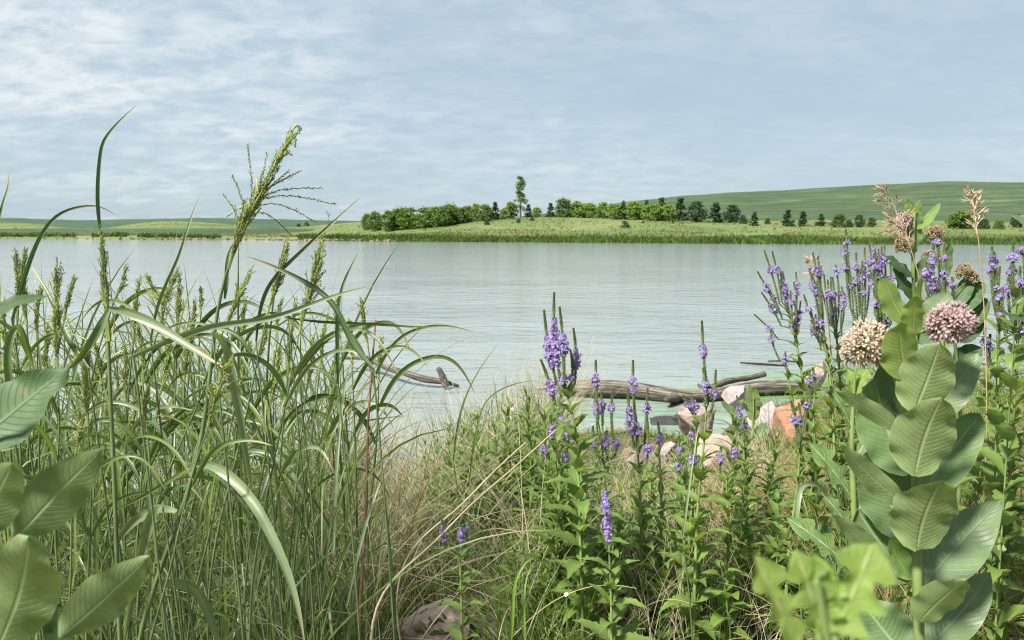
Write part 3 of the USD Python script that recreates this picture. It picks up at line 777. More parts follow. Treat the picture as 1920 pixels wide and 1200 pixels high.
foliage('weed_leaf', [(0.110, 0.165, 0.038), (0.150, 0.210, 0.054), (0.190, 0.240, 0.078)], under=(0.12, 0.165, 0.075), trans=0.32, rough=0.5, noise=12, dark=0.22)
foliage('weed_leaf_light', [(0.12, 0.20, 0.036), (0.16, 0.245, 0.055), (0.21, 0.285, 0.085)], under=(0.16, 0.21, 0.10), trans=0.36, rough=0.5, noise=12, dark=0.22)
foliage('ground_leaf', [(0.06, 0.11, 0.024), (0.09, 0.155, 0.036), (0.14, 0.20, 0.055), (0.20, 0.22, 0.08)], trans=0.3, rough=0.55, noise=10, dark=0.25)
foliage('weed_stem', [(0.15, 0.21, 0.065), (0.20, 0.26, 0.095)], trans=0.05, rough=0.5, noise=12)
foliage('floret_purple', [(0.31, 0.235, 0.45), (0.43, 0.345, 0.57), (0.59, 0.51, 0.71)], trans=0.35, rough=0.6, spec=0.2, noise=60, tcol=(1.2, 1.0, 1.3))
foliage('spike_bud', [(0.085, 0.105, 0.045), (0.12, 0.14, 0.062), (0.17, 0.19, 0.085)], trans=0.1, rough=0.7, spec=0.2, noise=60, dark=0.35)
foliage('spike_spent', [(0.11, 0.155, 0.055), (0.15, 0.185, 0.075)], trans=0.1, rough=0.7, spec=0.2, noise=60)
foliage('floret_pink', [(0.46, 0.34, 0.33), (0.57, 0.46, 0.44), (0.70, 0.61, 0.58)], trans=0.3, rough=0.55, spec=0.25, noise=60, tcol=(1.2, 1.05, 1.05))
foliage('floret_cream', [(0.52, 0.43, 0.33), (0.62, 0.54, 0.41), (0.40, 0.28, 0.25), (0.70, 0.63, 0.51)], trans=0.3, rough=0.55, spec=0.25, noise=60, tcol=(1.2, 1.05, 0.9))
foliage('floret_faded', [(0.30, 0.23, 0.15), (0.42, 0.34, 0.23), (0.52, 0.45, 0.33)], trans=0.2, rough=0.7, spec=0.2, noise=60)
foliage('bud_green', [(0.22, 0.27, 0.11), (0.30, 0.32, 0.16)], trans=0.25, rough=0.6, noise=60)


def veined(name, top, under, vein_top, vein_under, trans=0.22, nv=17.0, slant=3.2, rough=0.55, spec=0.28, tcol=(1.9, 2.0, 0.55), vein_w=0.13):
    """A broad leaf: midrib and curved side veins from its uv, the upper side one colour, the underside another."""
    nodes = {
        'tc': ('texture_coordinate', {}), 'sp': ('separate_xyz', {}), 'geo': ('geometry', {}), 'oi': ('object_info', {}),
        'u2': ('math', {'math_type': 'multiply_add', 'value2': 2.0, 'value3': -1.0}), 'ua': ('math', {'math_type': 'absolute'}),
        'up': ('math', {'math_type': 'power', 'value2': 1.35}), 'us': ('math', {'math_type': 'multiply', 'value2': -slant}),
        'vs': ('math', {'math_type': 'multiply_add', 'value2': nv}), 'wob': ('noise_texture', {'scale': 9.0, 'detail': 2.0}), 'wv': ('math', {'math_type': 'multiply_add', 'value2': 0.8}),
        'fr': ('math', {'math_type': 'fraction'}), 'fc': ('math', {'math_type': 'subtract', 'value2': 0.5}), 'fa': ('math', {'math_type': 'absolute'}),
        'vm': ('map_range', {'from_min': 0.0, 'from_max': vein_w, 'to_min': 0.5, 'to_max': 0.0, 'clamp': True}),
        'edge': ('map_range', {'from_min': 0.75, 'from_max': 0.97, 'to_min': 1.0, 'to_max': 0.0, 'clamp': True}), 'vme': ('math', {'math_type': 'multiply'}),
        'mr': ('map_range', {'from_min': 0.025, 'from_max': 0.075, 'to_min': 1.0, 'to_max': 0.0, 'clamp': True}),
        'rim': ('map_range', {'from_min': 0.955, 'from_max': 0.995, 'to_min': 0.0, 'to_max': 0.55, 'clamp': True}),
        'mx': ('math', {'math_type': 'maximum'}), 'mx2': ('math', {'math_type': 'maximum'}),
        'n': ('noise_texture', {'scale': 28.0, 'detail': 4.0}), 'nr': ('map_range', {'from_min': 0.3, 'from_max': 0.7, 'to_min': 0.82, 'to_max': 1.18}),
        'orr': ('map_range', {'from_min': 0, 'from_max': 1, 'to_min': 0.82, 'to_max': 1.2}), 'nm': ('math', {'math_type': 'multiply'}), 'cv': ('combine_xyz', {}),
        'side': ('mix_color', {'a': top, 'b': under}), 'vein': ('mix_color', {'a': vein_top, 'b': vein_under}),
        'mot': ('mix_color', {'blend_type': 'multiply', 'fac': 1.0, 'use_clamp': False}), 'col': ('mix_color', {}),
        'b': ('bump', {'strength': 0.5, 'distance': 0.003}),
        'sn': ('noise_texture', {'scale': 55.0, 'detail': 2.0}), 'sr': ('map_range', {'from_min': 0.66, 'from_max': 0.72, 'to_min': 0.0, 'to_max': 0.6, 'clamp': True}), 'spot': ('mix_color', {'b': (0.16, 0.11, 0.05)}),
        'tm': ('mix_color', {'blend_type': 'multiply', 'fac': 1.0, 'b': tcol, 'use_clamp': False}),
        'p': ('principled_bsdf', {'roughness': rough, 'specular_ior_level': spec}), 't': ('translucent_bsdf', {}), 'mix': ('mix_closure', {'fac': trans}),
    }
    links = [('tc.UV', 'sp.vector'), ('sp.x', 'u2.value1'), ('u2.value', 'ua.value1'), ('ua.value', 'up.value1'), ('up.value', 'us.value1'), ('sp.y', 'vs.value1'), ('us.value', 'vs.value3'),
             ('tc.object', 'wob.vector'), ('wob.fac', 'wv.value1'), ('vs.value', 'wv.value3'), ('wv.value', 'fr.value1'), ('fr.value', 'fc.value1'), ('fc.value', 'fa.value1'), ('fa.value', 'vm.value'),
             ('ua.value', 'edge.value'), ('vm.result', 'vme.value1'), ('edge.result', 'vme.value2'), ('ua.value', 'mr.value'), ('ua.value', 'rim.value'), ('vme.value', 'mx.value1'), ('mr.result', 'mx.value2'),
             ('mx.value', 'mx2.value1'), ('rim.result', 'mx2.value2'), ('tc.object', 'n.vector'), ('n.fac', 'nr.value'), ('oi.random', 'orr.value'), ('nr.result', 'nm.value1'), ('orr.result', 'nm.value2'),
             ('nm.value', 'cv.x'), ('nm.value', 'cv.y'), ('nm.value', 'cv.z'), ('geo.backfacing', 'side.fac'), ('geo.backfacing', 'vein.fac'), ('side.result', 'mot.a'), ('cv.vector', 'mot.b'),
             ('mot.result', 'spot.a'), ('tc.object', 'sn.vector'), ('sn.fac', 'sr.value'), ('sr.result', 'spot.fac'), ('spot.result', 'col.a'), ('vein.result', 'col.b'), ('mx2.value', 'col.fac'), ('mx.value', 'b.height'), ('b.normal', 'p.normal'), ('col.result', 'p.base_color'), ('mot.result', 'tm.a'), ('tm.result', 't.color'),
             ('p.BSDF', 'mix.closure1'), ('t.BSDF', 'mix.closure2')]
    usdkit.material(stage, '/World/Looks/' + name, nodes, links, surface='mix.closure')


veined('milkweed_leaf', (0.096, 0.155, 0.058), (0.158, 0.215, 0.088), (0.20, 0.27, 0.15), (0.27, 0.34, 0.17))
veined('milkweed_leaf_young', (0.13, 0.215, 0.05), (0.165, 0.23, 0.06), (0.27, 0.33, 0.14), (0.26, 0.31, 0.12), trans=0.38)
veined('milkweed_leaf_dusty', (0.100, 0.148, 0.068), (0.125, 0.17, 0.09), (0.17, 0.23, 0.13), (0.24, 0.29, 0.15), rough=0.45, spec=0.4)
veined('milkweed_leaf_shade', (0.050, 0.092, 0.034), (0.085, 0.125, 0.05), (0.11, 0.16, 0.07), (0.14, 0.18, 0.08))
veined('lettuce_leaf', (0.105, 0.175, 0.055), (0.15, 0.21, 0.09), (0.42, 0.46, 0.27), (0.42, 0.46, 0.27), nv=9, slant=3.0, trans=0.36)
veined('lettuce_leaf_young', (0.19, 0.28, 0.06), (0.22, 0.30, 0.085), (0.38, 0.44, 0.20), (0.38, 0.44, 0.2), nv=8, slant=3.0, trans=0.42)
veined('toothed_leaf', (0.118, 0.178, 0.042), (0.165, 0.215, 0.078), (0.12, 0.19, 0.06), (0.17, 0.22, 0.10), nv=9, slant=2.6, trans=0.3)


# ------------------------------------------------------------------ leaf and flower shapes
def leaf(mb, base, tip, width, face, arch=0.08, cup=0.16, shape='oblong', wave=0.03, nu=9, nv=18, seed=0, sway=0.0, tipdrop=0.0, twist=0.0):
    """A leaf from base to tip; face is where its upper surface looks."""
    base, tip = np.asarray(base, float), np.asarray(tip, float)
    L = np.linalg.norm(tip - base); t = (tip - base) / L
    n = np.asarray(face, float); n = nz(n - t * (n @ t)); s = np.cross(t, n)
    v = np.linspace(0, 1, nv); u = np.linspace(-1, 1, nu)
    if shape == 'oblong':
        w = (np.sin(np.pi * np.clip(v, 0, 1) ** 0.92)) ** 0.55
        w = w * (1 - 0.12 * v); w[0] = 0.08; w[-1] = 0.0
        w *= np.where(v > 0.9, 1 - 0.25 * ((v - 0.9) / 0.1) ** 2, 1)
    elif shape == 'pointed':
        w = np.sin(np.pi * v ** 0.80) ** 0.85; w = np.maximum(w, 0); w[0] = 0.10
    elif shape == 'lance':
        w = np.sin(np.pi * v ** 0.62) ** 0.9; w[0] = 0.12
    elif shape == 'toothed':
        w = np.sin(np.pi * v ** 0.62) ** 0.9 * (0.86 + 0.24 * (np.arange(nv) % 2)); w[0] = 0.10
    elif shape == 'lobed':
        lob = np.interp(v, [0, .06, .12, .2, .26, .32, .42, .47, .53, .64, .70, .76, .88, 1], [.16, .22, .62, .85, .42, .30, .95, 1.0, .42, .34, .85, .95, .55, .0])
        w = lob + 0.05 * (np.arange(nv) % 2)
        w[-1] = 0
    w = np.clip(w, 0, 2)
    r = np.random.default_rng(seed)
    ph = r.uniform(0, 6.28, 3)
    U, V = np.meshgrid(u, v)
    Wd = w[:, None] * width / 2
    au = np.abs(U)
    ruf = wave * width * au ** 2 * (np.sin(V * 15 + ph[0] + np.where(U > 0, 1.3, 0)) + 0.6 * np.sin(V * 27 + ph[1]))
    h = arch * L * 4 * V * (1 - V) - tipdrop * L * V ** 3 + cup * Wd * au ** 1.4 + ruf
    a = twist * (V - 0.3)
    sx = U * Wd
    pts = base + t * (L * V)[..., None] + s * (sx * np.cos(a) + sway * L * 4 * V * (1 - V))[..., None] + n * (h + sx * np.sin(a))[..., None]
    if shape == 'lobed':      # lobes point a little forward or back
        pts = pts - t * (0.10 * L * (au ** 1.5) * w[:, None] * 0.6)[..., None]
    i, j = np.meshgrid(np.arange(nv - 1), np.arange(nu - 1), indexing='ij')
    k = (i * nu + j).ravel()
    q = np.stack([k, k + 1, k + nu + 1, k + nu], -1)
    # winding: normal must look along n
    a0 = pts[nv // 2, nu // 2]; nn = np.cross(pts[nv // 2, nu // 2 + 1] - a0, pts[nv // 2 + 1, nu // 2] - a0)
    if nn @ n < 0:
        q = q[:, ::-1]
    mb.add(pts.reshape(-1, 3), q, np.stack([(U + 1) / 2, V], -1))
    return mb


def flip_to(d):
    return nz(np.asarray(d, float))


def orient(d, r=None):
    """A frame (3, 3) whose third row is d."""
    d = nz(d)
    a = np.cross(d, [0.3, 0.5, 0.81]); a = nz(a); b = np.cross(d, a)
    return np.stack([a, b, d])


def spindles(mb, base, dirs, length, rad, sides=4):
    """Small pointed bodies (buds, spikelets): many at once."""
    base = np.asarray(base, float); dirs = nz(dirs); n = len(base)
    length = np.broadcast_to(length, (n,)); rad = np.broadcast_to(rad, (n,))
    a = nz(np.cross(dirs, np.array([0.31, 0.52, 0.79]))); b = np.cross(dirs, a)
    ang = np.arange(sides) * 2 * np.pi / sides
    ring = base[:, None] + dirs[:, None] * (length * 0.42)[:, None, None] + rad[:, None, None] * (np.cos(ang)[None, :, None] * a[:, None] + np.sin(ang)[None, :, None] * b[:, None])
    v = np.concatenate([base[:, None], ring, (base + dirs * length[:, None])[:, None]], 1)
    m = sides + 2
    f = []
    for j in range(sides):
        f += [[0, 1 + (j + 1) % sides, 1 + j], [m - 1, 1 + j, 1 + (j + 1) % sides]]
    f = (np.array(f)[None] + np.arange(n)[:, None, None] * m).reshape(-1, 3)
    mb.add(v.reshape(-1, 3), f)


def petals(mb, centre, dirs, size, r, count=5, flat=0.25):
    """Small open flowers: count petals round the direction each looks in."""
    centre = np.asarray(centre, float); dirs = nz(dirs); n = len(centre)
    size = np.broadcast_to(size, (n,))
    a = nz(np.cross(dirs, nz(r.normal(size=(n, 3))))); b = np.cross(dirs, a)
    for j in range(count):
        an = 2 * np.pi * j / count + r.uniform(-.2, .2, n)
        d = np.cos(an)[:, None] * a + np.sin(an)[:, None] * b
        s = np.cross(dirs, d)
        L = size[:, None]
        p0 = centre
        p1 = centre + d * L * 0.55 + s * L * 0.33 + dirs * L * flat * 0.5
        p2 = centre + d * L * r.uniform(.85, 1.1, (n, 1)) + dirs * L * flat * r.uniform(-.6, 1, (n, 1))
        p3 = centre + d * L * 0.55 - s * L * 0.33 + dirs * L * flat * 0.5
        mb.add(np.stack([p0, p1, p2, p3], 1).reshape(-1, 3), np.arange(4 * n).reshape(n, 4))


TO_EYE = lambda p: nz(EYE - np.asarray(p))
CAMV = lambda x, y, z: nz(x * RIGHT + y * UP - z * FWD)       # a direction: right, up and towards the photographer


def grounded(p):
    p = np.array(p, float)
    return np.array([p[0], p[1], ground_z(p[0], p[1]) - 0.02])


# ------------------------------------------------------------------ milkweed
def floret_mesh(pos, d, size, seed, closed=False):
    r = np.random.default_rng(seed)
    mb = MB()
    A = orient(d)
    an = np.arange(5) * 2 * np.pi / 5 + r.uniform(0, 6)
    rad = np.cos(an)[:, None] * A[0] + np.sin(an)[:, None] * A[1]
    spindles(mb, pos + rad * size * 0.12 - A[2] * size * .1, rad * 0.55 + A[2] * 0.85, size * 0.62, size * 0.15)       # hoods
    if not closed:
        t_ = np.cross(np.broadcast_to(A[2], rad.shape), rad)
        p0 = pos + rad * size * .08; p1 = pos + rad * size * .42 + t_ * size * .20 - A[2] * size * .12
        p2 = pos + rad * size * .62 - A[2] * size * r.uniform(.2, .6, (5, 1)); p3 = pos + rad * size * .42 - t_ * size * .20 - A[2] * size * .12
        mb.add(np.stack([p0, p1, p2, p3], 1).reshape(-1, 3), np.arange(20).reshape(5, 4))
    spindles(mb, [pos - A[2] * size * 0.2], [A[2]], size * 0.5, size * 0.16)
    return mb


def umbel(parent, centre, radius, mat, n, seed, stem_from, separate=True, droop=0.35, size=0.34, label=None):
    r = np.random.default_rng(seed)
    size = size * 1.18
    k = np.arange(n) + 0.5
    th = np.arccos(1 - 2 * k / n * 0.93); ph = np.pi * (1 + 5 ** .5) * k
    d = np.stack([np.sin(th) * np.cos(ph), np.sin(th) * np.sin(ph), np.cos(th)], -1)
    d = nz(d + r.normal(size=d.shape) * 0.10)
    hub = centre - np.array([0, 0, radius * 0.25])
    mb = MB()
    tube(mb, curve([stem_from, (np.asarray(stem_from) + hub) / 2 + [0, 0, .01], hub], 8), np.full(8, radius * .05), 5)
    rr = radius * r.uniform(0.70, 1.03, n) * (0.9 + .1 * np.sin(ph * 1.0 + th * 2))
    pos = centre + d * rr[:, None]
    for q in range(n):
        tube(mb, curve([hub, (hub + pos[q]) / 2 + [0, 0, radius * .06], pos[q]], 4), np.full(4, radius * .018), 3, cap=False)
    head = obj('flower_head', mb, 'weed_stem', parent)
    if label:
        head.SetCustomDataByKey('label', label)
    if separate:
        for q in range(n):
            obj('floret', floret_mesh(pos[q], d[q], radius * size * r.uniform(.85, 1.15), seed * 1000 + q, closed=r.uniform() < .25), mat, head, smooth=False)
    else:
        mb = MB()
        for q in range(n):
            mb2 = floret_mesh(pos[q], d[q], radius * size * r.uniform(.85, 1.15), seed * 1000 + q, closed=r.uniform() < .3)
            mb.add(*mb2.arrays())
        obj('florets', mb, mat, head, smooth=False)
    return head


def milkweed_leaf(parent, base, tip, w, d, side, mat='milkweed_leaf', tilt=(0, 0.5), dd=0.0, **kw):
    """base, tip, w in picture pixels at depth d; side 'top' or 'under' is the surface we see; tilt leans it right and up; dd pushes the tip away."""
    b, t_ = P(*base, d), P(*tip, d + dd)
    f = CAMV(tilt[0], tilt[1], 1.0)
    if side == 'under':
        f = -f
    seed = kw.pop('seed', int(base[0] * 7 + tip[1]) % 9973)
    kw['wave'] = kw.get('wave', .03) * 1.9
    kw.setdefault('sway', ((seed * 37) % 11 - 5) * .006)
    arch = kw.pop('arch', 0.05 if side == 'under' else -0.05)
    mb = leaf(MB(), b, t_, w * d / FPX, f, arch=arch, seed=seed, **kw)
    return obj('leaf', mb, mat, parent)


# the near milkweed at the right
D1 = 1.25
t = thing('milkweed_plant', 'large near milkweed with broad upright leaves, one pink and one cream flower ball', 'milkweed')
lo = P(1724, 1230, D1)
mb = MB(); tube(mb, curve([grounded(lo), lo, P(1719, 1040, D1), P(1717, 900, D1), P(1711, 780, D1), P(1706, 690, D1 + .01), P(1716, 600, D1 + .02), P(1722, 560, D1 + .02)], 40), np.interp(np.linspace(0, 1, 40), [0, .6, .85, 1], [.0105, .0085, .0065, .003]), 10)
obj('stem', mb, 'weed_stem', t)
ML = lambda *a, **k: milkweed_leaf(t, *a, **k)
# undersides facing us, rising in front of the stem
ML((1716, 893), (1766, 746), 122, D1 - .03, 'under', tilt=(-.15, -.25), dd=-.05, wave=.02)
ML((1720, 1032), (1768, 900), 126, D1 - .03, 'under', tilt=(-.1, -.3), dd=-.06, wave=.025)
ML((1722, 1168), (1812, 1088), 84, D1 - .03, 'under', tilt=(-.25, -.7), dd=-.06, wave=.02)
ML((1713, 775), (1762, 644), 106, D1 - .03, 'under', tilt=(-.2, -.2), dd=-.04, wave=.02)
ML((1706, 714), (1688, 602), 86, D1 - .03, 'under', mat='milkweed_leaf_young', tilt=(.2, -.2), dd=-.02, wave=.02)
ML((1712, 634), (1718, 553), 50, D1 - .01, 'under', mat='milkweed_leaf_young', tilt=(.1, -.1), dd=-.02)
ML((1724, 590), (1729, 516), 24, D1, 'under', mat='milkweed_leaf_young', tilt=(.5, -.1))
ML((1704, 612), (1656, 514), 54, D1 + .02, 'under', mat='milkweed_leaf_young', tilt=(.35, -.2), dd=.01, wave=.03)
ML((1726, 625), (1780, 548), 58, D1 + .04, 'top', mat='milkweed_leaf_dusty', tilt=(-.4, .5), dd=.03)
# upper sides at the right, seen from above
ML((1742, 790), (1833, 660), 66, D1 + .04, 'top', mat='milkweed_leaf_dusty', tilt=(-.35, .5), dd=.05)
ML((1728, 930), (1840, 776), 92, D1 + .05, 'top', tilt=(-.35, .55), dd=.06)
ML((1724, 1106), (1880, 936), 104, D1 + .05, 'top', mat='milkweed_leaf_dusty', tilt=(-.5, .7), dd=.06, shape='pointed')
ML((1730, 1220), (1856, 1072), 80, D1 + .06, 'top', mat='milkweed_leaf_dusty', tilt=(-.5, .6), dd=.06)
# narrow ones at the left seen nearly from the edge
ML((1705, 818), (1566, 733), 34, D1 - .02, 'under', mat='milkweed_leaf', tilt=(.45, -.25), dd=-.07, shape='pointed')
ML((1708, 955), (1577, 832), 46, D1 - .03, 'under', mat='milkweed_leaf', tilt=(.45, -.25), dd=-.06, shape='pointed')
ML((1688, 1082), (1560, 965), 40, D1 - .03, 'under', mat='milkweed_leaf', tilt=(.45, -.25), dd=-.06, shape='pointed')
# broad upper sides behind at the left
ML((1700, 892), (1640, 708), 124, D1 + .02, 'top', tilt=(-.2, .3), dd=.04)
ML((1708, 785), (1668, 668), 96, D1 + .04, 'top', tilt=(-.2, .3), dd=.04)
ML((1700, 1012), (1634, 838), 122, D1 + .03, 'top', tilt=(-.15, .3), dd=.05)
ML((1702, 1092), (1606, 954), 106, D1 + .03, 'top', tilt=(-.1, .4), dd=.05)
ML((1712, 1250), (1612, 1126), 118, D1 + .03, 'top', tilt=(-.1, .5), dd=.05)
ML((1728, 1250), (1772, 1140), 90, D1 + .09, 'top', mat='milkweed_leaf_dusty', tilt=(-.3, .5), dd=.05)
ML((1708, 1085), (1668, 1010), 52, D1 + .03, 'top', mat='milkweed_leaf_young', tilt=(.2, .3))
umbel(t, P(1781, 607, D1 + .01), 45 / FPX * D1, 'floret_pink', 84, 5, P(1724, 625, D1 + .02), label='pink flower ball at the right of the stem')
umbel(t, P(1624, 646, D1 + .01), 46 / FPX * D1, 'floret_cream', 84, 6, P(1708, 680, D1 + .02), label='cream flower ball at the left of the stem')

# the milkweed behind it
D2 = 2.35
t = thing('milkweed_plant', 'tall milkweed behind the big one, small pink ball above a tan ball', 'milkweed')
lo = P(1718, 760, D2)
mb = MB(); tube(mb, curve([grounded(lo), lo, P(1716, 600, D2), P(1712, 500, D2), P(1714, 400, D2)], 24), np.linspace(.010, .005, 24), 8)
obj('stem', mb, 'weed_stem', t)
for a in (((1712, 475), (1722, 398), 36, 'top', 'milkweed_leaf', (.2, .2)), ((1710, 420), (1704, 372), 20, 'under', 'milkweed_leaf_young', (.2, -.2)), ((1716, 415), (1726, 375), 18, 'under', 'milkweed_leaf_young', (-.2, -.2)),
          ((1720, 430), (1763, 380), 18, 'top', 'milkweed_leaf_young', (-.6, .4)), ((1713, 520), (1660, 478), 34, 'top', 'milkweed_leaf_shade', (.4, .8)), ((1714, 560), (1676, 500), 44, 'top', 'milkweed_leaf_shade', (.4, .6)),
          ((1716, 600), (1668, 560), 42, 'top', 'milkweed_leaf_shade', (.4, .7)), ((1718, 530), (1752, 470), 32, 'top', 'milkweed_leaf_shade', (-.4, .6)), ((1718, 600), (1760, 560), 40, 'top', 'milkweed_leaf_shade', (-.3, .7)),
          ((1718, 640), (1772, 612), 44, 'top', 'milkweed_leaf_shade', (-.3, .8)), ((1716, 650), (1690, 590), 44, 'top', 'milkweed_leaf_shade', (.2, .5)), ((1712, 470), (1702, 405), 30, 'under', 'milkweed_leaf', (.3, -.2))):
    milkweed_leaf(t, a[0], a[1], a[2], D2, a[3], mat=a[4], tilt=a[5])
umbel(t, P(1693, 416, D2), 17 / FPX * D2, 'floret_pink', 46, 15, P(1712, 450, D2), separate=False, size=.42)
umbel(t, P(1694, 459, D2), 18 / FPX * D2, 'floret_faded', 46, 16, P(1713, 490, D2), separate=False, size=.42, label='faded tan flower ball')
t = thing('milkweed_plant', 'dark leaved milkweed with faded brown flower balls, right of the tall milkweed', 'milkweed')
D3 = 2.6
lo = P(1800, 760, D3)
mb = MB(); tube(mb, curve([grounded(lo), lo, P(1790, 640, D3), P(1775, 540, D3), P(1760, 440, D3)], 24), np.linspace(.010, .004, 24), 8)
obj('stem', mb, 'weed_stem', t)
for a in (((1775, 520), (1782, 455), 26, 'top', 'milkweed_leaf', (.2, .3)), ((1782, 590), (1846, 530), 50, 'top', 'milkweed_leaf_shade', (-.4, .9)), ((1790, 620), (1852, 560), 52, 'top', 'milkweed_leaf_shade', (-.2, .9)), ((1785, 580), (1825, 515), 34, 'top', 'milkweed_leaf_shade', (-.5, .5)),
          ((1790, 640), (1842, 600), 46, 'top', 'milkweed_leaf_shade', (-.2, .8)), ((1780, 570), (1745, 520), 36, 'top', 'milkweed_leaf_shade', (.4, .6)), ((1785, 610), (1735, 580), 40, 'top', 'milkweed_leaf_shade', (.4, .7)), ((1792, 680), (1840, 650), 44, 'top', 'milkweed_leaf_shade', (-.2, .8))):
    milkweed_leaf(t, a[0], a[1], a[2], D3, a[3], mat=a[4], tilt=a[5])
for q, (x, y, rr) in enumerate(((1752, 437, 15), (1741, 479, 13), (1806, 508, 15), (1822, 520, 14))):
    umbel(t, P(x, y, D3), rr / FPX * D3, 'floret_faded', 36, 25 + q, P(1768 if x < 1780 else 1782, y + 40, D3), separate=False, size=.45)
# small one among the stones
t = thing('milkweed_plant', 'small young milkweed with green buds standing among the stones by the log', 'milkweed')
D4 = 6.2
lo = P(1408, 850, D4)
mb = MB(); tube(mb, curve([grounded(lo), lo, P(1412, 790, D4), P(1413, 745, D4)], 16), np.linspace(.012, .006, 16), 7)
obj('stem', mb, 'weed_stem', t)
for a in (((1412, 790), (1405, 720), 24, 'under', 'milkweed_leaf', (.2, 0)), ((1414, 790), (1416, 726), 26, 'under', 'milkweed_leaf_young', (-.2, 0)), ((1404, 800), (1352, 752), 24, 'top', 'milkweed_leaf', (.3, .8)), ((1406, 815), (1372, 790), 30, 'top', 'milkweed_leaf_shade', (.3, .8)),
          ((1414, 830), (1436, 792), 28, 'top', 'milkweed_leaf', (-.3, .8)), ((1408, 840), (1386, 812), 26, 'top', 'milkweed_leaf', (.3, .8)), ((1412, 842), (1432, 818), 26, 'top', 'milkweed_leaf', (-.3, .8))):
    milkweed_leaf(t, a[0], a[1], a[2], D4, a[3], mat=a[4], tilt=a[5])
for q, (x, y) in enumerate(((1391, 757), (1380, 784), (1422, 757))):
    umbel(t, P(x, y, D4), 7 / FPX * D4, 'bud_green', 30, 35 + q, P(1412, y + 18, D4), separate=False, size=.5)
# the one at the left edge
DL = 0.92
t = thing('milkweed_plant', 'milkweed at the left edge, very close, with five big leaves reaching in', 'milkweed')
lo = P(-10, 1260, DL)
mb = MB(); tube(mb, curve([grounded(lo), lo, P(-14, 1100, DL), P(-25, 950, DL), P(-30, 820, DL), P(-45, 640, DL - .05)], 24), np.linspace(.009, .004, 24), 8)
obj('stem', mb, 'weed_stem', t)
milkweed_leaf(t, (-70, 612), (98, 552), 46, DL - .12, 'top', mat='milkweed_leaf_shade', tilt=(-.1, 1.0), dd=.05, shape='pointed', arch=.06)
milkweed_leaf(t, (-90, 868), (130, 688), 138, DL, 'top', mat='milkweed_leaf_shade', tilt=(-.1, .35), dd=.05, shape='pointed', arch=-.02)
milkweed_leaf(t, (-40, 1010), (24, 868), 96, DL - .05, 'under', mat='milkweed_leaf', tilt=(.2, -.3), dd=-.02)
milkweed_leaf(t, (26, 1016), (194, 840), 104, DL + .02, 'under', mat='milkweed_leaf', tilt=(.25, -.3), dd=.03, shape='pointed')
milkweed_leaf(t, (-10, 1225), (52, 1008), 142, DL - .06, 'under', mat='milkweed_leaf', tilt=(.2, -.2), dd=-.06)
milkweed_leaf(t, (112, 1196), (280, 1042), 98, DL + .02, 'under', mat='milkweed_leaf', tilt=(.25, -.4), dd=.03, shape='pointed')
milkweed_leaf(t, (112, 1230), (112, 1130), 52, DL + .04, 'top', mat='milkweed_leaf_shade', tilt=(.3, .1))
# leaf tips entering at the right edge
t = thing('milkweed_plant', 'milkweed at the right edge showing only two grey green leaf tips', 'milkweed')
DR_ = 1.6
lo = P(1990, 800, DR_)
mb = MB(); tube(mb, curve([grounded(lo), lo, P(1985, 600, DR_), P(1970, 420, DR_)], 20), np.linspace(.009, .004, 20), 8)
obj('stem', mb, 'weed_stem', t)
milkweed_leaf(t, (1972, 440), (1900, 402), 46, DR_, 'top', mat='milkweed_leaf_dusty', tilt=(.3, .6), shape='pointed')
milkweed_leaf(t, (1975, 380), (1903, 346), 20, DR_, 'top', mat='milkweed_leaf_dusty', tilt=(.3, 1.5), shape='pointed')
milkweed_leaf(t, (1980, 610), (1872, 582), 30, DR_ + .3, 'top', mat='milkweed_leaf_shade', tilt=(.3, 1.2), shape='pointed')


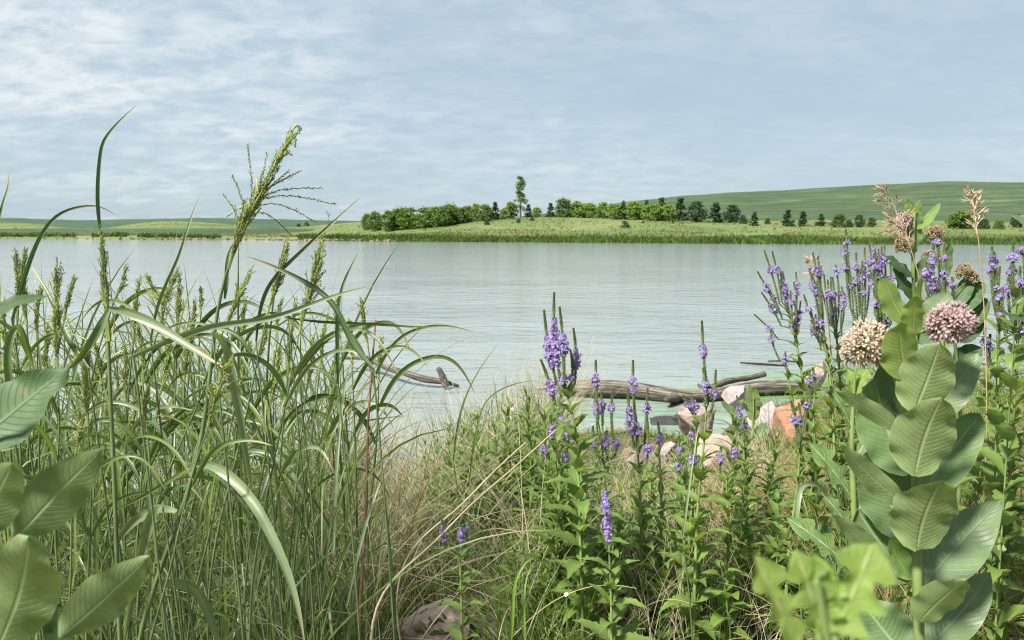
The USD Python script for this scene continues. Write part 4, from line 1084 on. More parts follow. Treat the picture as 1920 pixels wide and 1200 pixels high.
# ------------------------------------------------------------------ hoary vervain (purple spikes)
def vervain_spike(parent, top, p0, p1, bottom, d, pr=11.0, seed=0, join=None, buds=True, sway=3):
    """top, purple from p0 to p1 (rows), bottom of the spike; join: where its stalk meets the stem (world)."""
    r = np.random.default_rng(seed)
    px = d / FPX * (0.55 + 0.35 * pr / 11) * (.72 if d > 2.9 else .92)
    A, B = P(*top, d), P(*bottom, d)
    L = np.linalg.norm(A - B); ax = (A - B) / L
    n = 26
    c = B + (A - B) * np.linspace(0, 1, n)[:, None] + (RIGHT * r.normal(0, sway * 1.6) * px)[None] * np.sin(np.linspace(0, np.pi, n))[:, None]
    bottom = (bottom[0], max(bottom[1], top[1] + 16))
    p0 = min(p0, bottom[1] - 8)
    p1 = min(max(p1, p0 + 6), bottom[1] - 1)
    span = max(1.0, bottom[1] - top[1])
    f1, f0 = (bottom[1] - p0) / span, (bottom[1] - p1) / span          # purple from f0 up to f1 along the spike
    fr = np.linspace(0, 1, n)
    rad = np.where(fr > f1, 3.0 * np.clip((1 - fr) / max(.05, 1 - f1), 0.25, 1) ** .45, 1.8) * px
    mb = MB(); tube(mb, c, rad, 6)
    if join is not None:
        tube(mb, curve([join, join * .5 + B * .5 + [0, 0, .01], B], 10), np.linspace(1.6, 1.7, 10) * px, 5, cap=False)
    at = lambda f: np.stack([np.interp(f, fr, c[:, k]) for k in range(3)], -1)
    spike = obj('flower_spike', mb, 'spike_spent', parent, smooth=False)
    mb = MB()
    # buds at the top, closely overlapping
    nb = int(np.clip((1 - f1) * span * 2.2, 10, 190)) if buds else 0
    f = f1 + (1 - f1) * np.sqrt(np.linspace(0.0, 1, nb)) ; f = np.clip(f, 0, .995)
    a = np.arange(nb) * 2.39996
    R = orient(ax)
    rd = np.cos(a)[:, None] * R[0] + np.sin(a)[:, None] * R[1]
    taper = np.clip((1 - f) / max(.05, 1 - f1), .18, 1) ** .5
    spindles(mb, at(f) + rd * (2.2 * taper * px)[:, None], rd * 0.55 + ax * 0.9, 5.2 * px * (0.5 + .5 * taper), 1.5 * px * (0.6 + .4 * taper), 4)
    obj('buds', mb, 'spike_bud', spike, smooth=False)
    # spent calyces below the flowers
    ns = int(np.clip(f0 * span * 1.1, 0, 150))
    if ns > 3:
        mb = MB()
        f = np.linspace(0, f0, ns); a = np.arange(ns) * 2.39996
        rd = np.cos(a)[:, None] * R[0] + np.sin(a)[:, None] * R[1]
        spindles(mb, at(f) + rd * 1.8 * px, rd * 0.5 + ax * 0.9, 5.6 * px, 1.5 * px, 4)
        obj('seed_cases', mb, 'spike_spent', spike, smooth=False)
    nf = int(np.clip((p1 - p0) * pr / 4.6, 20, 220))
    px = d / FPX
    f = r.uniform(f0, f1, nf); a = r.uniform(0, 6.283, nf)
    rd = np.cos(a)[:, None] * R[0] + np.sin(a)[:, None] * R[1]
    e = np.clip(np.minimum(f - f0, f1 - f) / max(.02, (f1 - f0) * .3), 0.25, 1) ** .5
    mb = MB()
    cen = at(f) + rd * (pr * px * r.uniform(.45, 1.0, nf) * e)[:, None]
    petals(mb, cen, rd + ax * .25 + r.normal(size=(nf, 3)) * .3, (0.9 + .24 * pr) * px * r.uniform(.8, 1.25, nf), r)
    spindles(mb, at(f), cen - at(f), np.linalg.norm(cen - at(f), axis=1), .9 * px, 3)
    obj('florets', mb, 'floret_purple', spike, smooth=False)
    return spike


def vervain(label, spikes, stem_px, d, seed, leaf_px=58, pr=11, pairs=7, light=False, group='purple vervain plants on the bank', leafmat='toothed_leaf', top_node=0.0, join_lo=0.0):
    """spikes: (top, p0, p1, bottom); stem_px: the stem from its top down, in pixels."""
    r = np.random.default_rng(seed)
    t = thing('vervain_plant', label, 'vervain', group)
    S = [P(*q, d) for q in stem_px]
    lo = S[-1]
    path = curve([*S, grounded(lo + (lo - S[-2]) * .0)], 40)
    mb = MB(); tube(mb, path[::-1], np.linspace(4.2, 1.8, 40) * d / FPX, 7)
    obj('stem', mb, 'weed_stem', t)
    if 'right' in group and len(spikes) > 3:        # the clump is crowded: thinner spikes between the tall ones
        for k in range(int(len(spikes) * .9)):
            (tx, ty), p0, p1, bt = spikes[int(r.integers(len(spikes)))]
            dx, dy = r.uniform(-14, 14), r.uniform(4, 46)
            spikes = spikes + [((tx + dx, ty + dy), p0 + dy + r.uniform(-6, 6), p1 + dy + r.uniform(-8, 2), (bt[0] + dx * .4, bt[1] + dy * .6))]
    for k, (top, p0, p1, bot) in enumerate(spikes):
        B = P(*bot, d)
        j = path[np.argmin(np.linalg.norm(path - (B - [0, 0, .02]), axis=1) + 5 * (path[:, 2] > B[2] - .012))] if not (stem_px[0] == bot) else None
        vervain_spike(t, top, p0, p1, bot, d + r.uniform(-.04, .04), pr * (1.15 if 'right' in group else 1), seed * 100 + k, join=j)
    # leaf pairs, each turned from the last
    pairs = int(pairs * 1.7)
    zs = np.linspace(0.03, 0.95, pairs)
    seglen = np.r_[0, np.cumsum(np.linalg.norm(np.diff(path, axis=0), axis=1))]
    vis = min(seglen[-1], 0.75)
    for k, z in enumerate(zs):
        ln = z * vis
        q = np.array([np.interp(ln, seglen, path[:, c]) for c in range(3)])
        a0 = k * 1.45 + seed
        for s_ in (0, np.pi):
            a = a0 + s_ + r.normal(0, .15)
            L = 1.25 * leaf_px * d / FPX * (0.55 + 0.5 * min(1, z * 2.0)) * r.uniform(.8, 1.15)
            e = r.uniform(.25, .9) - .2 * z
            dr = np.array([math.cos(a) * math.cos(e), math.sin(a) * math.cos(e), math.sin(e)])
            f = np.array([-math.cos(a) * math.sin(e), -math.sin(a) * math.sin(e), math.cos(e)])
            mb = leaf(MB(), q, q + dr * L, L * .40, f, arch=.06, cup=.25, shape='toothed', wave=.03, nu=5, nv=15, seed=seed * 50 + k, tipdrop=r.uniform(0, .3))
            obj('leaf', mb, leafmat, t)
        if r.uniform() < .7:       # a small side shoot of young leaves
            a = r.uniform(0, 6.28)
            L = leaf_px * .7 * d / FPX
            mb = leaf(MB(), q, q + np.array([math.cos(a) * .5, math.sin(a) * .5, .8]) * L, L * .36, [-math.cos(a), -math.sin(a), .6], shape='toothed', nu=3, nv=9, seed=k)
            obj('leaf', mb, leafmat, t)
    return t


V = vervain
V('tall purple vervain with seven crowded spikes, the tallest of the middle clump', [((1039, 549), 598, 690, (1050, 712)), ((1020, 582), 630, 692, (1044, 722)), ((1049, 576), 626, 668, (1058, 716)), ((1075, 616), 655, 692, (1076, 726)),
  ((1014, 675), 712, 742, (1042, 760)), ((1056, 656), 700, 724, (1058, 742)), ((1069, 656), 704, 712, (1071, 722))], [(1062, 735), (1078, 800), (1086, 950), (1092, 1120)], 2.45, 1, pairs=9, leaf_px=64)
V('low vervain left of the tallest clump, with short faded spikes over the thin grass', [((1031, 780), 795, 820, (1036, 838)), ((1010, 805), 832, 852, (1016, 868)), ((1047, 775), 782, 804, (1058, 826)), ((1066, 798), 806, 824, (1068, 838)), ((1055, 838), 848, 866, (1060, 884))], [(1052, 860), (1056, 940), (1060, 1060)], 2.7, 2, leaf_px=44, pr=9)
V('vervain with paired spikes in front of the left end of the log', [((1117, 676), 699, 724, (1122, 790)), ((1114, 738), 753, 782, (1120, 806)), ((1128, 735), 750, 774, (1130, 800)), ((1149, 729), 756, 772, (1150, 830)), ((1112, 800), 817, 834, (1122, 860)), ((1150, 818), 822, 840, (1150, 860)), ((1138, 808), 815, 840, (1140, 864))],
  [(1130, 850), (1136, 940), (1142, 1060)], 2.75, 3, leaf_px=42, pr=9.5)
V('vervain with a tall thin spike in front of the middle of the log', [((1187, 676), 707, 736, (1196, 822)), ((1178, 731), 763, 815, (1190, 838)), ((1214, 728), 758, 774, (1208, 842)), ((1213, 781), 831, 856, (1212, 872)), ((1190, 770), 790, 815, (1195, 838))], [(1196, 842), (1200, 930), (1204, 1060)], 2.7, 4, leaf_px=42, pr=10)
V('short single spiked vervain in front of the low pink stone', [((1233, 791), 811, 834, (1236, 850))], [(1236, 850), (1240, 930), (1240, 1020)], 2.8, 5, leaf_px=36, pr=9, pairs=6)
V('tall vervain with the highest lone spike right of the middle, over the log', [((1316, 602), 646, 671, (1328, 758)), ((1318, 690), 708, 736, (1322, 762)), ((1342, 694), 730, 748, (1334, 772)), ((1300, 832), 850, 866, (1304, 880))], [(1324, 775), (1318, 850), (1308, 960), (1304, 1060)], 2.5, 6, leaf_px=56, pr=9.5)
V('vervain with two bent over spikes left of the lone tall spike', [((1281, 742), 752, 764, (1300, 778)), ((1295, 742), 752, 775, (1304, 782))], [(1306, 790), (1304, 860), (1296, 960)], 2.8, 7, leaf_px=40, pr=10, pairs=6)
V('vervain in front of the small milkweed by the flat topped stone', [((1381, 742), 758, 784, (1388, 806)), ((1396, 786), 791, 803, (1396, 822))], [(1394, 830), (1396, 890), (1394, 970)], 3.0, 8, leaf_px=38, pr=8.5, pairs=7)
V('leaning vervain with two low spikes at the edge of the dry grass', [((1352, 838), 850, 868, (1350, 890)), ((1384, 828), 840, 858, (1374, 880))], [(1362, 900), (1364, 950), (1366, 1030)], 2.7, 9, leaf_px=44, pr=9.5, pairs=7)
V('vervain with small dull spikes in front of the slab stone', [((1273, 818), 836, 850, (1276, 872)), ((1294, 800), 810, 824, (1292, 850)), ((1300, 850), 856, 872, (1296, 890)), ((1272, 860), 868, 880, (1278, 896))], [(1284, 890), (1284, 950), (1282, 1050)], 2.6, 10, leaf_px=46, pr=8.5, pairs=8)
V('nearest vervain, one pale purple spike low in the middle of the weeds', [((1134, 903), 920, 1014, (1142, 1022))], [(1142, 1022), (1145, 1100), (1147, 1210)], 2.1, 11, leaf_px=70, pr=11, pairs=8)
V('vervain with two spikes in front of the rusty red stone', [((1483, 752), 779, 796, (1496, 840)), ((1497, 756), 782, 796, (1500, 836)), ((1512, 744), 752, 766, (1504, 812))], [(1500, 842), (1496, 900), (1484, 990)], 2.6, 12, leaf_px=42, pr=9, pairs=6)
V('vervain with a spike by the pale stone at the right end of the log', [((1518, 698), 710, 724, (1522, 760)), ((1524, 690), 700, 706, (1528, 742))], [(1524, 765), (1528, 840), (1530, 930)], 2.7, 13, leaf_px=46, pr=8.5)
V('low vervain hidden in the straw, with three dull purple spikes', [((829, 976), 985, 1018, (836, 1030)), ((862, 978), 988, 1024, (866, 1036)), ((880, 978), 986, 1000, (878, 1016))], [(862, 1040), (864, 1090), (866, 1160)], 2.35, 14, leaf_px=46, pr=8, pairs=7)
# the right hand clump
V('leftmost vervain of the right clump, nine spikes leaning left over the water', [((1433, 470), 498, 512, (1462, 570)), ((1448, 472), 499, 515, (1466, 566)), ((1420, 509), 530, 548, (1462, 588)), ((1461, 501), 524, 556, (1474, 582)), ((1467, 509), 530, 556, (1477, 578)), ((1476, 536), 554, 567, (1484, 596)), ((1492, 511), 529, 541, (1490, 590)),
  ((1488, 529), 543, 556, (1492, 596)), ((1489, 568), 578, 592, (1494, 614))], [(1484, 600), (1496, 660), (1512, 760), (1524, 880)], 3.3, 15, leaf_px=34, pr=7, pairs=9, group='purple vervain plants at the right')
V('low bent vervain at the left foot of the right clump', [((1445, 617), 630, 643, (1462, 676)), ((1473, 660), 667, 680, (1478, 696))], [(1476, 700), (1486, 750), (1500, 840)], 3.25, 16, leaf_px=34, pr=7, pairs=6, group='purple vervain plants at the right')
V('second vervain of the right clump, with a spike standing above a dry seed head', [((1524, 474), 499, 517, (1540, 590)), ((1507, 553), 573, 585, (1530, 628)), ((1520, 577), 604, 618, (1536, 640)), ((1532, 527), 540, 556, (1544, 600)), ((1531, 560), 571, 582, (1546, 622)), ((1529, 590), 596, 604, (1544, 640)), ((1538, 588), 600, 612, (1548, 644))],
  [(1544, 630), (1554, 690), (1562, 790), (1566, 900)], 3.2, 17, leaf_px=36, pr=7, pairs=9, group='purple vervain plants at the right')
V('third vervain of the right clump, with five short spikes of even height', [((1545, 515), 544, 563, (1556, 610)), ((1552, 525), 540, 560, (1560, 612)), ((1561, 520), 544, 557, (1568, 612)), ((1567, 497), 503, 515, (1572, 596)), ((1578, 538), 547, 563, (1576, 622))], [(1568, 625), (1574, 700), (1578, 820)], 3.35, 18, leaf_px=34, pr=7, pairs=8, group='purple vervain plants at the right')
V('vervain with the highest spikes of the right clump, reaching above the far bank', [((1586, 430), 449, 463, (1606, 570)), ((1578, 441), 468, 485, (1594, 580)), ((1585, 478), 494, 508, (1598, 590)), ((1605, 474), 494, 509, (1612, 590)), ((1621, 465), 488, 501, (1622, 596)), ((1600, 520), 526, 536, (1606, 606))], [(1608, 600), (1612, 680), (1612, 820)], 3.25, 19, leaf_px=34, pr=7, pairs=8, group='purple vervain plants at the right')
V('vervain left of the tall milkweed with many crowded spikes', [((1630, 459), 480, 498, (1640, 590)), ((1636, 450), 467, 496, (1646, 580)), ((1647, 467), 490, 507, (1652, 590)), ((1653, 463), 482, 500, (1656, 590)), ((1658, 454), 477, 496, (1662, 590)), ((1669, 492), 517, 526, (1668, 600)), ((1638, 545), 562, 577, (1644, 610)), ((1640, 500), 518, 534, (1648, 600)), ((1660, 570), 590, 612, (1660, 630)), ((1650, 575), 595, 606, (1654, 630))],
  [(1652, 620), (1648, 700), (1640, 830)], 3.1, 20, leaf_px=36, pr=7.5, pairs=8, group='purple vervain plants at the right')
V('vervain right of the tall milkweed, thick clustered spikes among its dark leaves', [((1756, 444), 446, 460, (1760, 560)), ((1751, 460), 474, 504, (1756, 560)), ((1771, 458), 478, 488, (1772, 560)), ((1744, 500), 505, 528, (1754, 574)), ((1768, 512), 522, 536, (1768, 580)), ((1752, 548), 553, 566, (1758, 600)), ((1785, 520), 532, 540, (1778, 590)), ((1737, 490), 500, 525, (1750, 580))], [(1764, 600), (1770, 680), (1776, 800)], 2.2, 21, leaf_px=46, pr=8, pairs=7, group='purple vervain plants at the right')
V('vervain at the right edge of the picture with one big purple cluster', [((1900, 459), 473, 490, (1908, 580)), ((1899, 490), 498, 518, (1906, 590)), ((1891, 520), 533, 550, (1898, 610)), ((1917, 455), 463, 476, (1922, 580)), ((1913, 500), 524, 536, (1916, 600)), ((1880, 540), 548, 556, (1892, 620)), ((1910, 590), 596, 610, (1910, 640))], [(1908, 625), (1904, 720), (1896, 860)], 2.2, 22, leaf_px=60, pr=9, pairs=9, group='purple vervain plants at the right')
V('slim vervain with thin spikes left of the right edge clump', [((1860, 463), 476, 486, (1872, 590)), ((1856, 490), 502, 514, (1868, 590)), ((1864, 505), 535, 545, (1872, 600)), ((1875, 500), 540, 546, (1878, 596)), ((1847, 615), 633, 648, (1856, 690))], [(1874, 610), (1872, 700), (1868, 840)], 2.6, 23, leaf_px=46, pr=7.5, pairs=9, group='purple vervain plants at the right')


# ------------------------------------------------------------------ tall grass at the left
def panicle(parent, axis_pts, length_px, d, seed, tips=None, n_br=22, spread=.22, mat='panicle_green', dens=1.0, up=True, base_r=2.2):
    """Axis given from bottom to top (world). tips: world points where the main branches end."""
    r = np.random.default_rng(seed)
    px = d / FPX
    ax = curve(axis_pts, 30)
    L = np.linalg.norm(np.diff(ax, axis=0), axis=1).sum()
    mb = MB(); tube(mb, ax, np.linspace(base_r, .7, 30) * px, 5)
    brs = []
    if tips is not None:
        for f, tip in tips:
            s0 = np.array([np.interp(f, np.linspace(0, 1, 30), ax[:, k]) for k in range(3)])
            k = np.interp(f + .12, np.linspace(0, 1, 30), np.arange(30))
            tan = nz(ax[min(29, int(k) + 1)] - ax[int(k)])
            brs.append(curve([s0, s0 + tan * np.linalg.norm(tip - s0) * .5 + (tip - s0) * .08, tip], 16))
    for q in range(n_br):
        f = r.uniform(0.02, .82) ** 1.15
        i = f * 29
        s0 = ax[int(i)]; tan = nz(ax[min(29, int(i) + 1)] - ax[int(i)])
        a = r.uniform(0, 6.28); R = orient(tan)
        out = math.cos(a) * R[0] + math.sin(a) * R[1]
        bl = L * (0.42 - .24 * f) * r.uniform(.6, 1.15)
        e = s0 + (tan + out * spread * r.uniform(.5, 1.6)) * bl
        brs.append(curve([s0, s0 + tan * bl * .5 + out * bl * spread * .35, e + [0, 0, -.06 * bl]], 9))
    for b in brs:
        tube(mb, b, np.linspace(.6, .3, len(b)) * px, 3, cap=False)
    p = obj('panicle', mb, mat, parent, smooth=False)
    mb = MB()
    for b in brs + [ax[12:]]:
        bl = np.linalg.norm(np.diff(b, axis=0), axis=1).sum()
        n = max(6, int(bl / px / 2.1 * dens))
        f = np.linspace(.22, 1, n) * (len(b) - 1)
        i = np.minimum(f.astype(int), len(b) - 2)
        q = b[i] + (b[i + 1] - b[i]) * (f - i)[:, None]
        tn = nz(b[i + 1] - b[i])
        d_ = nz(tn + r.normal(size=(n, 3)) * .28)
        spindles(mb, q + d_ * r.uniform(0, 2.2, (n, 1)) * px, d_, r.uniform(4.0, 7.5, n) * px, r.uniform(.7, 1.15, n) * px, 3)
    obj('spikelets', mb, mat, p, smooth=False)
    return p


def strip_leaf(parent, pts, w, mat='blade_green', n=22, flat=None, name='leaf', fold=.3, base_narrow=True):
    """One long blade through world points; w its widest in metres."""
    c = curve(pts, n)
    t = nz(np.gradient(c, axis=0))
    view = nz(EYE - c)
    s = nz(np.cross(t, view if flat is None else np.broadcast_to(flat, c.shape)))
    tw = np.linspace(-.5, .5, n)
    nn = np.cross(s, t)
    s = nz(s * np.cos(tw)[:, None] + nn * np.sin(tw)[:, None])
    v = np.linspace(0, 1, n)
    prof = (np.minimum(1, .5 + 2.5 * v) if base_narrow else 1) * np.clip(1 - v ** 2.4, 0, 1) ** .75 + .03
    mb = MB(); ribbons(mb, c[None], s[None], (w * prof)[None], fold)
    return obj(name, mb, mat, parent)


PP = lambda pts, d, dd=0.0: [P(x, y, d + dd * i / max(1, len(pts) - 1)) for i, (x, y) in enumerate(pts)]


def stalk(label, stem_px, d, leaves=(), group=None, r_px=4.2, name='grass_stalk', cat='tall grass'):
    t = thing(name, label, cat, group)
    S = PP(stem_px, d)
    mb = MB()
    pts = curve([grounded(S[0]), *S], 34)
    tube(mb, pts, np.interp(np.linspace(0, 1, 34), [0, .7, 1], [r_px, r_px * .85, r_px * .5]) * d / FPX, 7)
    obj('stem', mb, 'stalk_green', t)
    for lf in leaves:
        px_, w = lf[0], lf[1]
        strip_leaf(t, PP(px_, d + (lf[3] if len(lf) > 3 else 0), lf[4] if len(lf) > 4 else .06), .78 * w * d / FPX, lf[2] if len(lf) > 2 else 'blade_green')
    return t


# the big seed head against the sky
DH = 1.75
t = stalk('tallest grass stalk with a big drooping green seed head against the sky', [(262, 1200), (321, 1012), (367, 870), (395, 690), (424, 515), (436, 480)], DH,
          [([(421, 560), (425, 515), (432, 470), (452, 440)], 11, 'blade_green'), ([(367, 872), (400, 874), (458, 920), (504, 994), (550, 1108), (572, 1215)], 24, 'blade_bluish', -.05, -.2), ([(366, 872), (320, 900), (260, 935), (205, 960)], 11, 'blade_green')], r_px=5.2)
panicle(t, PP([(428, 505), (446, 450), (478, 385), (515, 310), (545, 265), (564, 244)], DH), 300, DH, 61, n_br=70, spread=.11, base_r=3.2, dens=1.25,
        tips=[(f, P(x, y, DH + q * .015 - .05)) for q, (f, x, y) in enumerate(((.02, 464, 273), (.05, 437, 332), (.03, 420, 366), (.12, 500, 291), (.2, 506, 322), (.15, 540, 322), (.2, 562, 321), (.12, 600, 353), (.05, 627, 383), (.22, 548, 330), (.28, 530, 340), (.1, 480, 330), (.35, 556, 262), (.4, 548, 290), (.06, 426, 405), (.3, 520, 300), (.02, 590, 415), (.01, 545, 440), (.5, 561, 250), (.45, 553, 275)))])
# the tall bent blade at the left
t = stalk('tall stalk with its long last blade bent sharply to the right at the top', [(222, 1130), (214, 900), (206, 720), (202, 620), (194, 500), (190, 440)], 1.7,
          [([(191, 450), (184, 400), (183, 350), (188, 290), (193, 268), (212, 240), (240, 212), (259, 195)], 9, 'blade_dark', 0, .02)], r_px=4.6)
panicle(t, PP([(204, 640), (198, 560), (193, 480), (188, 425)], 1.7), 200, 1.7, 62, n_br=60, spread=.06, base_r=5, dens=1.2)
strip_leaf(t, PP([(204, 582), (190, 610), (165, 650), (135, 685), (110, 700)], 1.66, -.05), 15 * 1.7 / FPX, 'blade_green')
strip_leaf(t, PP([(204, 578), (240, 586), (300, 614), (352, 648), (420, 690)], 1.64, -.08), 17 * 1.7 / FPX, 'blade_bluish')
# lone blades one can point at
BL = [('long arching blade crossing the left skyline', [(22, 600), (52, 500), (78, 440), (110, 403), (150, 388), (186, 388), (219, 405)], 12, 'blade_dark', 1.7),
      ('upright thin blade at the left edge against the sky', [(-30, 640), (-12, 450), (8, 375), (16, 345), (15, 322)], 11, 'blade_dark', 1.7),
      ('straight thin blade rising past the horizon between the bent blade and the big seed head', [(282, 640), (300, 560), (335, 480), (358, 410), (381, 355)], 9, 'blade_green', 1.9),
      ('blade leaning far right with its tip over the bare skyline', [(480, 640), (505, 535), (550, 485), (610, 430), (684, 363)], 11, 'blade_dark', 1.9),
      ('dark blade folded down across the others right of the big seed head', [(700, 690), (662, 645), (625, 572), (560, 522), (500, 494), (460, 480)], 17, 'blade_dark', 1.8),
      ('dark upright blade over the water at the right of the tall grass', [(634, 720), (632, 640), (634, 580), (645, 530), (664, 490), (685, 450)], 11, 'blade_dark', 1.9),
      ('very long pale blade slanting up to the right across the tall grass', [(250, 668), (318, 638), (400, 612), (500, 598), (583, 571), (650, 548), (706, 535)], 14, 'blade_bluish', 1.6),
      ('wide pale blade drooping in front of the big stalk', [(398, 622), (418, 640), (432, 690), (446, 760), (462, 860), (473, 930)], 19, 'blade_bluish', 1.55),
      ('long nearly level blade pointing right over the open water', [(540, 596), (600, 603), (680, 607), (760, 612), (838, 613)], 8, 'blade_dark', 2.0),
      ('pale blade folding over to the lower left', [(330, 960), (300, 955), (270, 965), (229, 1000), (190, 1060)], 21, 'blade_bluish', 1.7),
      ('pale blade hanging straight down beside the folded one', [(305, 950), (290, 960), (275, 1000), (255, 1080), (232, 1210)], 22, 'blade_bluish', 1.68),
      ('pale arching blade at the bottom left centre', [(300, 1092), (340, 1094), (370, 1112), (396, 1165), (420, 1230)], 22, 'blade_bluish', 1.75),
      ('broad blade curling over at the top of the left thicket', [(20, 780), (15, 700), (18, 640), (32, 612), (48, 640), (62, 690), (72, 720)], 20, 'blade_green', 1.5),
      ('blade crossing leftward up to the water at the far left', [(165, 690), (130, 640), (108, 590), (85, 540), (60, 500)], 14, 'blade_green', 1.75),
      ('low blade spanning the gap to the pale wisps at the right', [(560, 700), (610, 640), (670, 610), (720, 608), (790, 618)], 11, 'blade_green', 2.1),
      ('thin arching blade bending over the straw beside the middle', [(880, 900), (895, 800), (915, 750), (960, 722), (1010, 712)], 6, 'blade_green', 2.9),
      ('thin straight blade rising right of the driftwood', [(850, 860), (868, 760), (890, 710), (915, 670), (938, 640)], 6, 'blade_green', 2.9),
      ('yellow green blade arching over in the low weeds at the bottom middle', [(955, 1230), (962, 1140), (975, 1070), (1000, 1046), (1022, 1060), (1040, 1095)], 9, 'young_grass', 2.0),
      ('yellow green blade standing beside the arching one at the bottom middle', [(985, 1230), (983, 1130), (990, 1075), (1003, 1050)], 7, 'young_grass', 2.02),
      ('grey green blade leaning over a thin stalk beside the wild lettuce', [(1492, 1000), (1496, 940), (1505, 912), (1530, 908), (1548, 925), (1560, 960), (1574, 1010)], 11, 'blade_bluish', 2.0),
      ('tall grey green grass stem rising before the slab stone', [(1280, 1010), (1290, 930), (1300, 860), (1310, 800)], 5, 'blade_bluish', 2.3)]
for lab, pts, w, m, d in BL:
    q = PP(pts, d, .12)
    c = thing('grass_shoot', lab, 'grass')
    strip_leaf(c, q, (.9 if 'bluish' in m else .68) * w * d / FPX, m, n=30)
    g = grounded(q[0] + RIGHT * .05)
    mb = MB(); tube(mb, curve([g, g * .4 + q[0] * .6 + RIGHT * .01, q[0]], 14), np.linspace(.0035, .002, 14), 5, cap=False)
    obj('stem', mb, 'stalk_green', c)

# smaller stalks with closed green heads: foot of the head, tip, depth
HEADS = [((32, 600), (28, 470), 2.0), ((50, 610), (46, 466), 2.1), ((107, 690), (107, 486), 1.75), ((165, 800), (164, 640), 1.8), ((250, 640), (262, 520), 2.2), ((268, 720), (258, 610), 2.0), ((300, 610), (334, 505), 2.3), ((330, 620), (336, 512), 2.3), ((312, 580), (276, 515), 2.4),
         ((376, 590), (376, 540), 2.4), ((418, 622), (475, 498), 2.0), ((500, 592), (540, 445), 1.95), ((560, 628), (608, 438), 1.95), ((600, 690), (615, 592), 2.2), ((690, 650), (678, 560), 2.5), ((660, 690), (655, 600), 2.4), ((540, 700), (556, 560), 2.2), ((452, 640), (460, 560), 2.3), ((390, 800), (432, 672), 1.5), ((142, 850), (148, 770), 1.6),
         ((236, 760), (236, 650), 2.1), ((358, 660), (366, 560), 2.4), ((480, 690), (500, 590), 2.4), ((575, 730), (586, 630), 2.5), ((70, 640), (76, 540), 2.3), ((14, 660), (8, 560), 2.2), ((216, 560), (236, 500), 2.5), ((640, 650), (630, 560), 2.6), ((520, 640), (528, 560), 2.5), ((430, 600), (446, 530), 2.6),
         ((120, 600), (140, 520), 2.5), ((84, 720), (90, 610), 2.0), ((345, 720), (350, 630), 2.2), ((300, 740), (318, 640), 2.1), ((710, 720), (716, 630), 2.7), ((620, 740), (632, 660), 2.6), ((190, 720), (178, 640), 2.3), ((508, 750), (524, 650), 2.2), ((445, 740), (470, 640), 2.0), ((270, 820), (280, 720), 1.9)]
r = np.random.default_rng(77)
for k, (a, b, d) in enumerate(HEADS):
    vx = (b[0] - a[0]) / (b[1] - a[1] + 1e-6)
    below = [(a[0] + vx * s * .8 + r.uniform(-6, 6), a[1] + s) for s in (420, 260, 110)]
    big = a[1] - b[1] > 140
    lv = []
    for q in range(2):
        y0 = a[1] + r.uniform(20, 260); x0 = a[0] + vx * (y0 - a[1]) * .8
        sx = r.choice([-1, 1]); ln = r.uniform(90, 210)
        lv.append(([(x0, y0), (x0 + sx * ln * .3, y0 - ln * .45), (x0 + sx * ln * .7, y0 - ln * .55), (x0 + sx * ln, y0 - ln * r.uniform(.1, .5))], r.uniform(8, 13), ['blade_green', 'blade_green', 'blade_bluish', 'blade_dark'][int(r.integers(4))], 0, r.uniform(-.25, .25)))
    if d == 1.5:
        lab = 'short stalk with a bright yellow green open seed head in front of the big stalk'
    elif k == 11:
        lab = 'leaning seed head just right of the big one, below its drooping tips'
    elif k == 12:
        lab = 'rightmost tall leaning seed head with a forked top over the water'
    elif k == 10:
        lab = 'slanting seed head right beside the big stalk'
    elif k == 2:
        lab = 'thick closed green seed head close to the left edge above the dusty milkweed leaf'
    else:
        lab = 'green grass stalk with a narrow upright seed head in the left thicket'
    t = stalk(lab, [*below, a], d, lv, group=None if k in (2, 10, 11, 12) or d == 1.5 else 'grass stalks with narrow seed heads in the left thicket', r_px=2.4)
    A, B = P(*a, d), P(*b, d)
    m = (A + B) / 2 + RIGHT * r.uniform(-4, 4) * d / FPX
    panicle(t, [A, m, B], 0, d, 300 + k, n_br=60 if big else 42, spread=.34 if d == 1.5 else (.11 if k not in (6, 8, 12, 14) else .2), dens=.9, base_r=2.6, mat='panicle_green')
    if k == 12:
        pass

# the mass of blades, countless
def blade_mass(n, region, h0, length, lean, bend, width, mats, name, label, seed, cat='grass', nseg=8, az=None, keep=None, kinkp=.25):
    r = np.random.default_rng(seed)
    px = r.uniform(*region[0], n); y = r.uniform(*region[1], n)
    x = (px - 960) / FPX * y
    if keep is not None:
        k = keep(px, y, r); x, y = x[k], y[k]
    n = len(x)
    z = ground_z(x, y)
    ok = y < shore_y(x) + 0.1
    x, y, z = x[ok], y[ok], z[ok]; n = len(x)
    base = np.stack([x, y, z - .02 + r.uniform(*h0, n)], -1)
    A = r.uniform(0, 2 * np.pi, n) if az is None else r.normal(az[0], az[1], n)
    kk = (r.uniform(.4, .8, n), np.where(r.uniform(size=n) < kinkp, r.uniform(.4, 1.5, n), 0))
    pts, side, dirs = blade_curves(base, A, r.uniform(*length, n), np.abs(r.normal(*lean, n)), r.uniform(*bend, n), nseg, kink=kk)
    tw = r.normal(0, .7, n)[:, None] + r.normal(0, .7, n)[:, None] * np.linspace(0, 1, nseg)[None]
    side = twist_side(side, dirs, tw)
    w = blade_width(nseg, n, r.uniform(*width, n))
    which = r.integers(0, len(mats), n)
    for q, m in enumerate(mats):
        mb = MB(); s_ = which == q
        ribbons(mb, pts[s_], side[s_], w[s_], .3)
        tag(obj(name, mb, m), label[q], cat, kind='stuff')


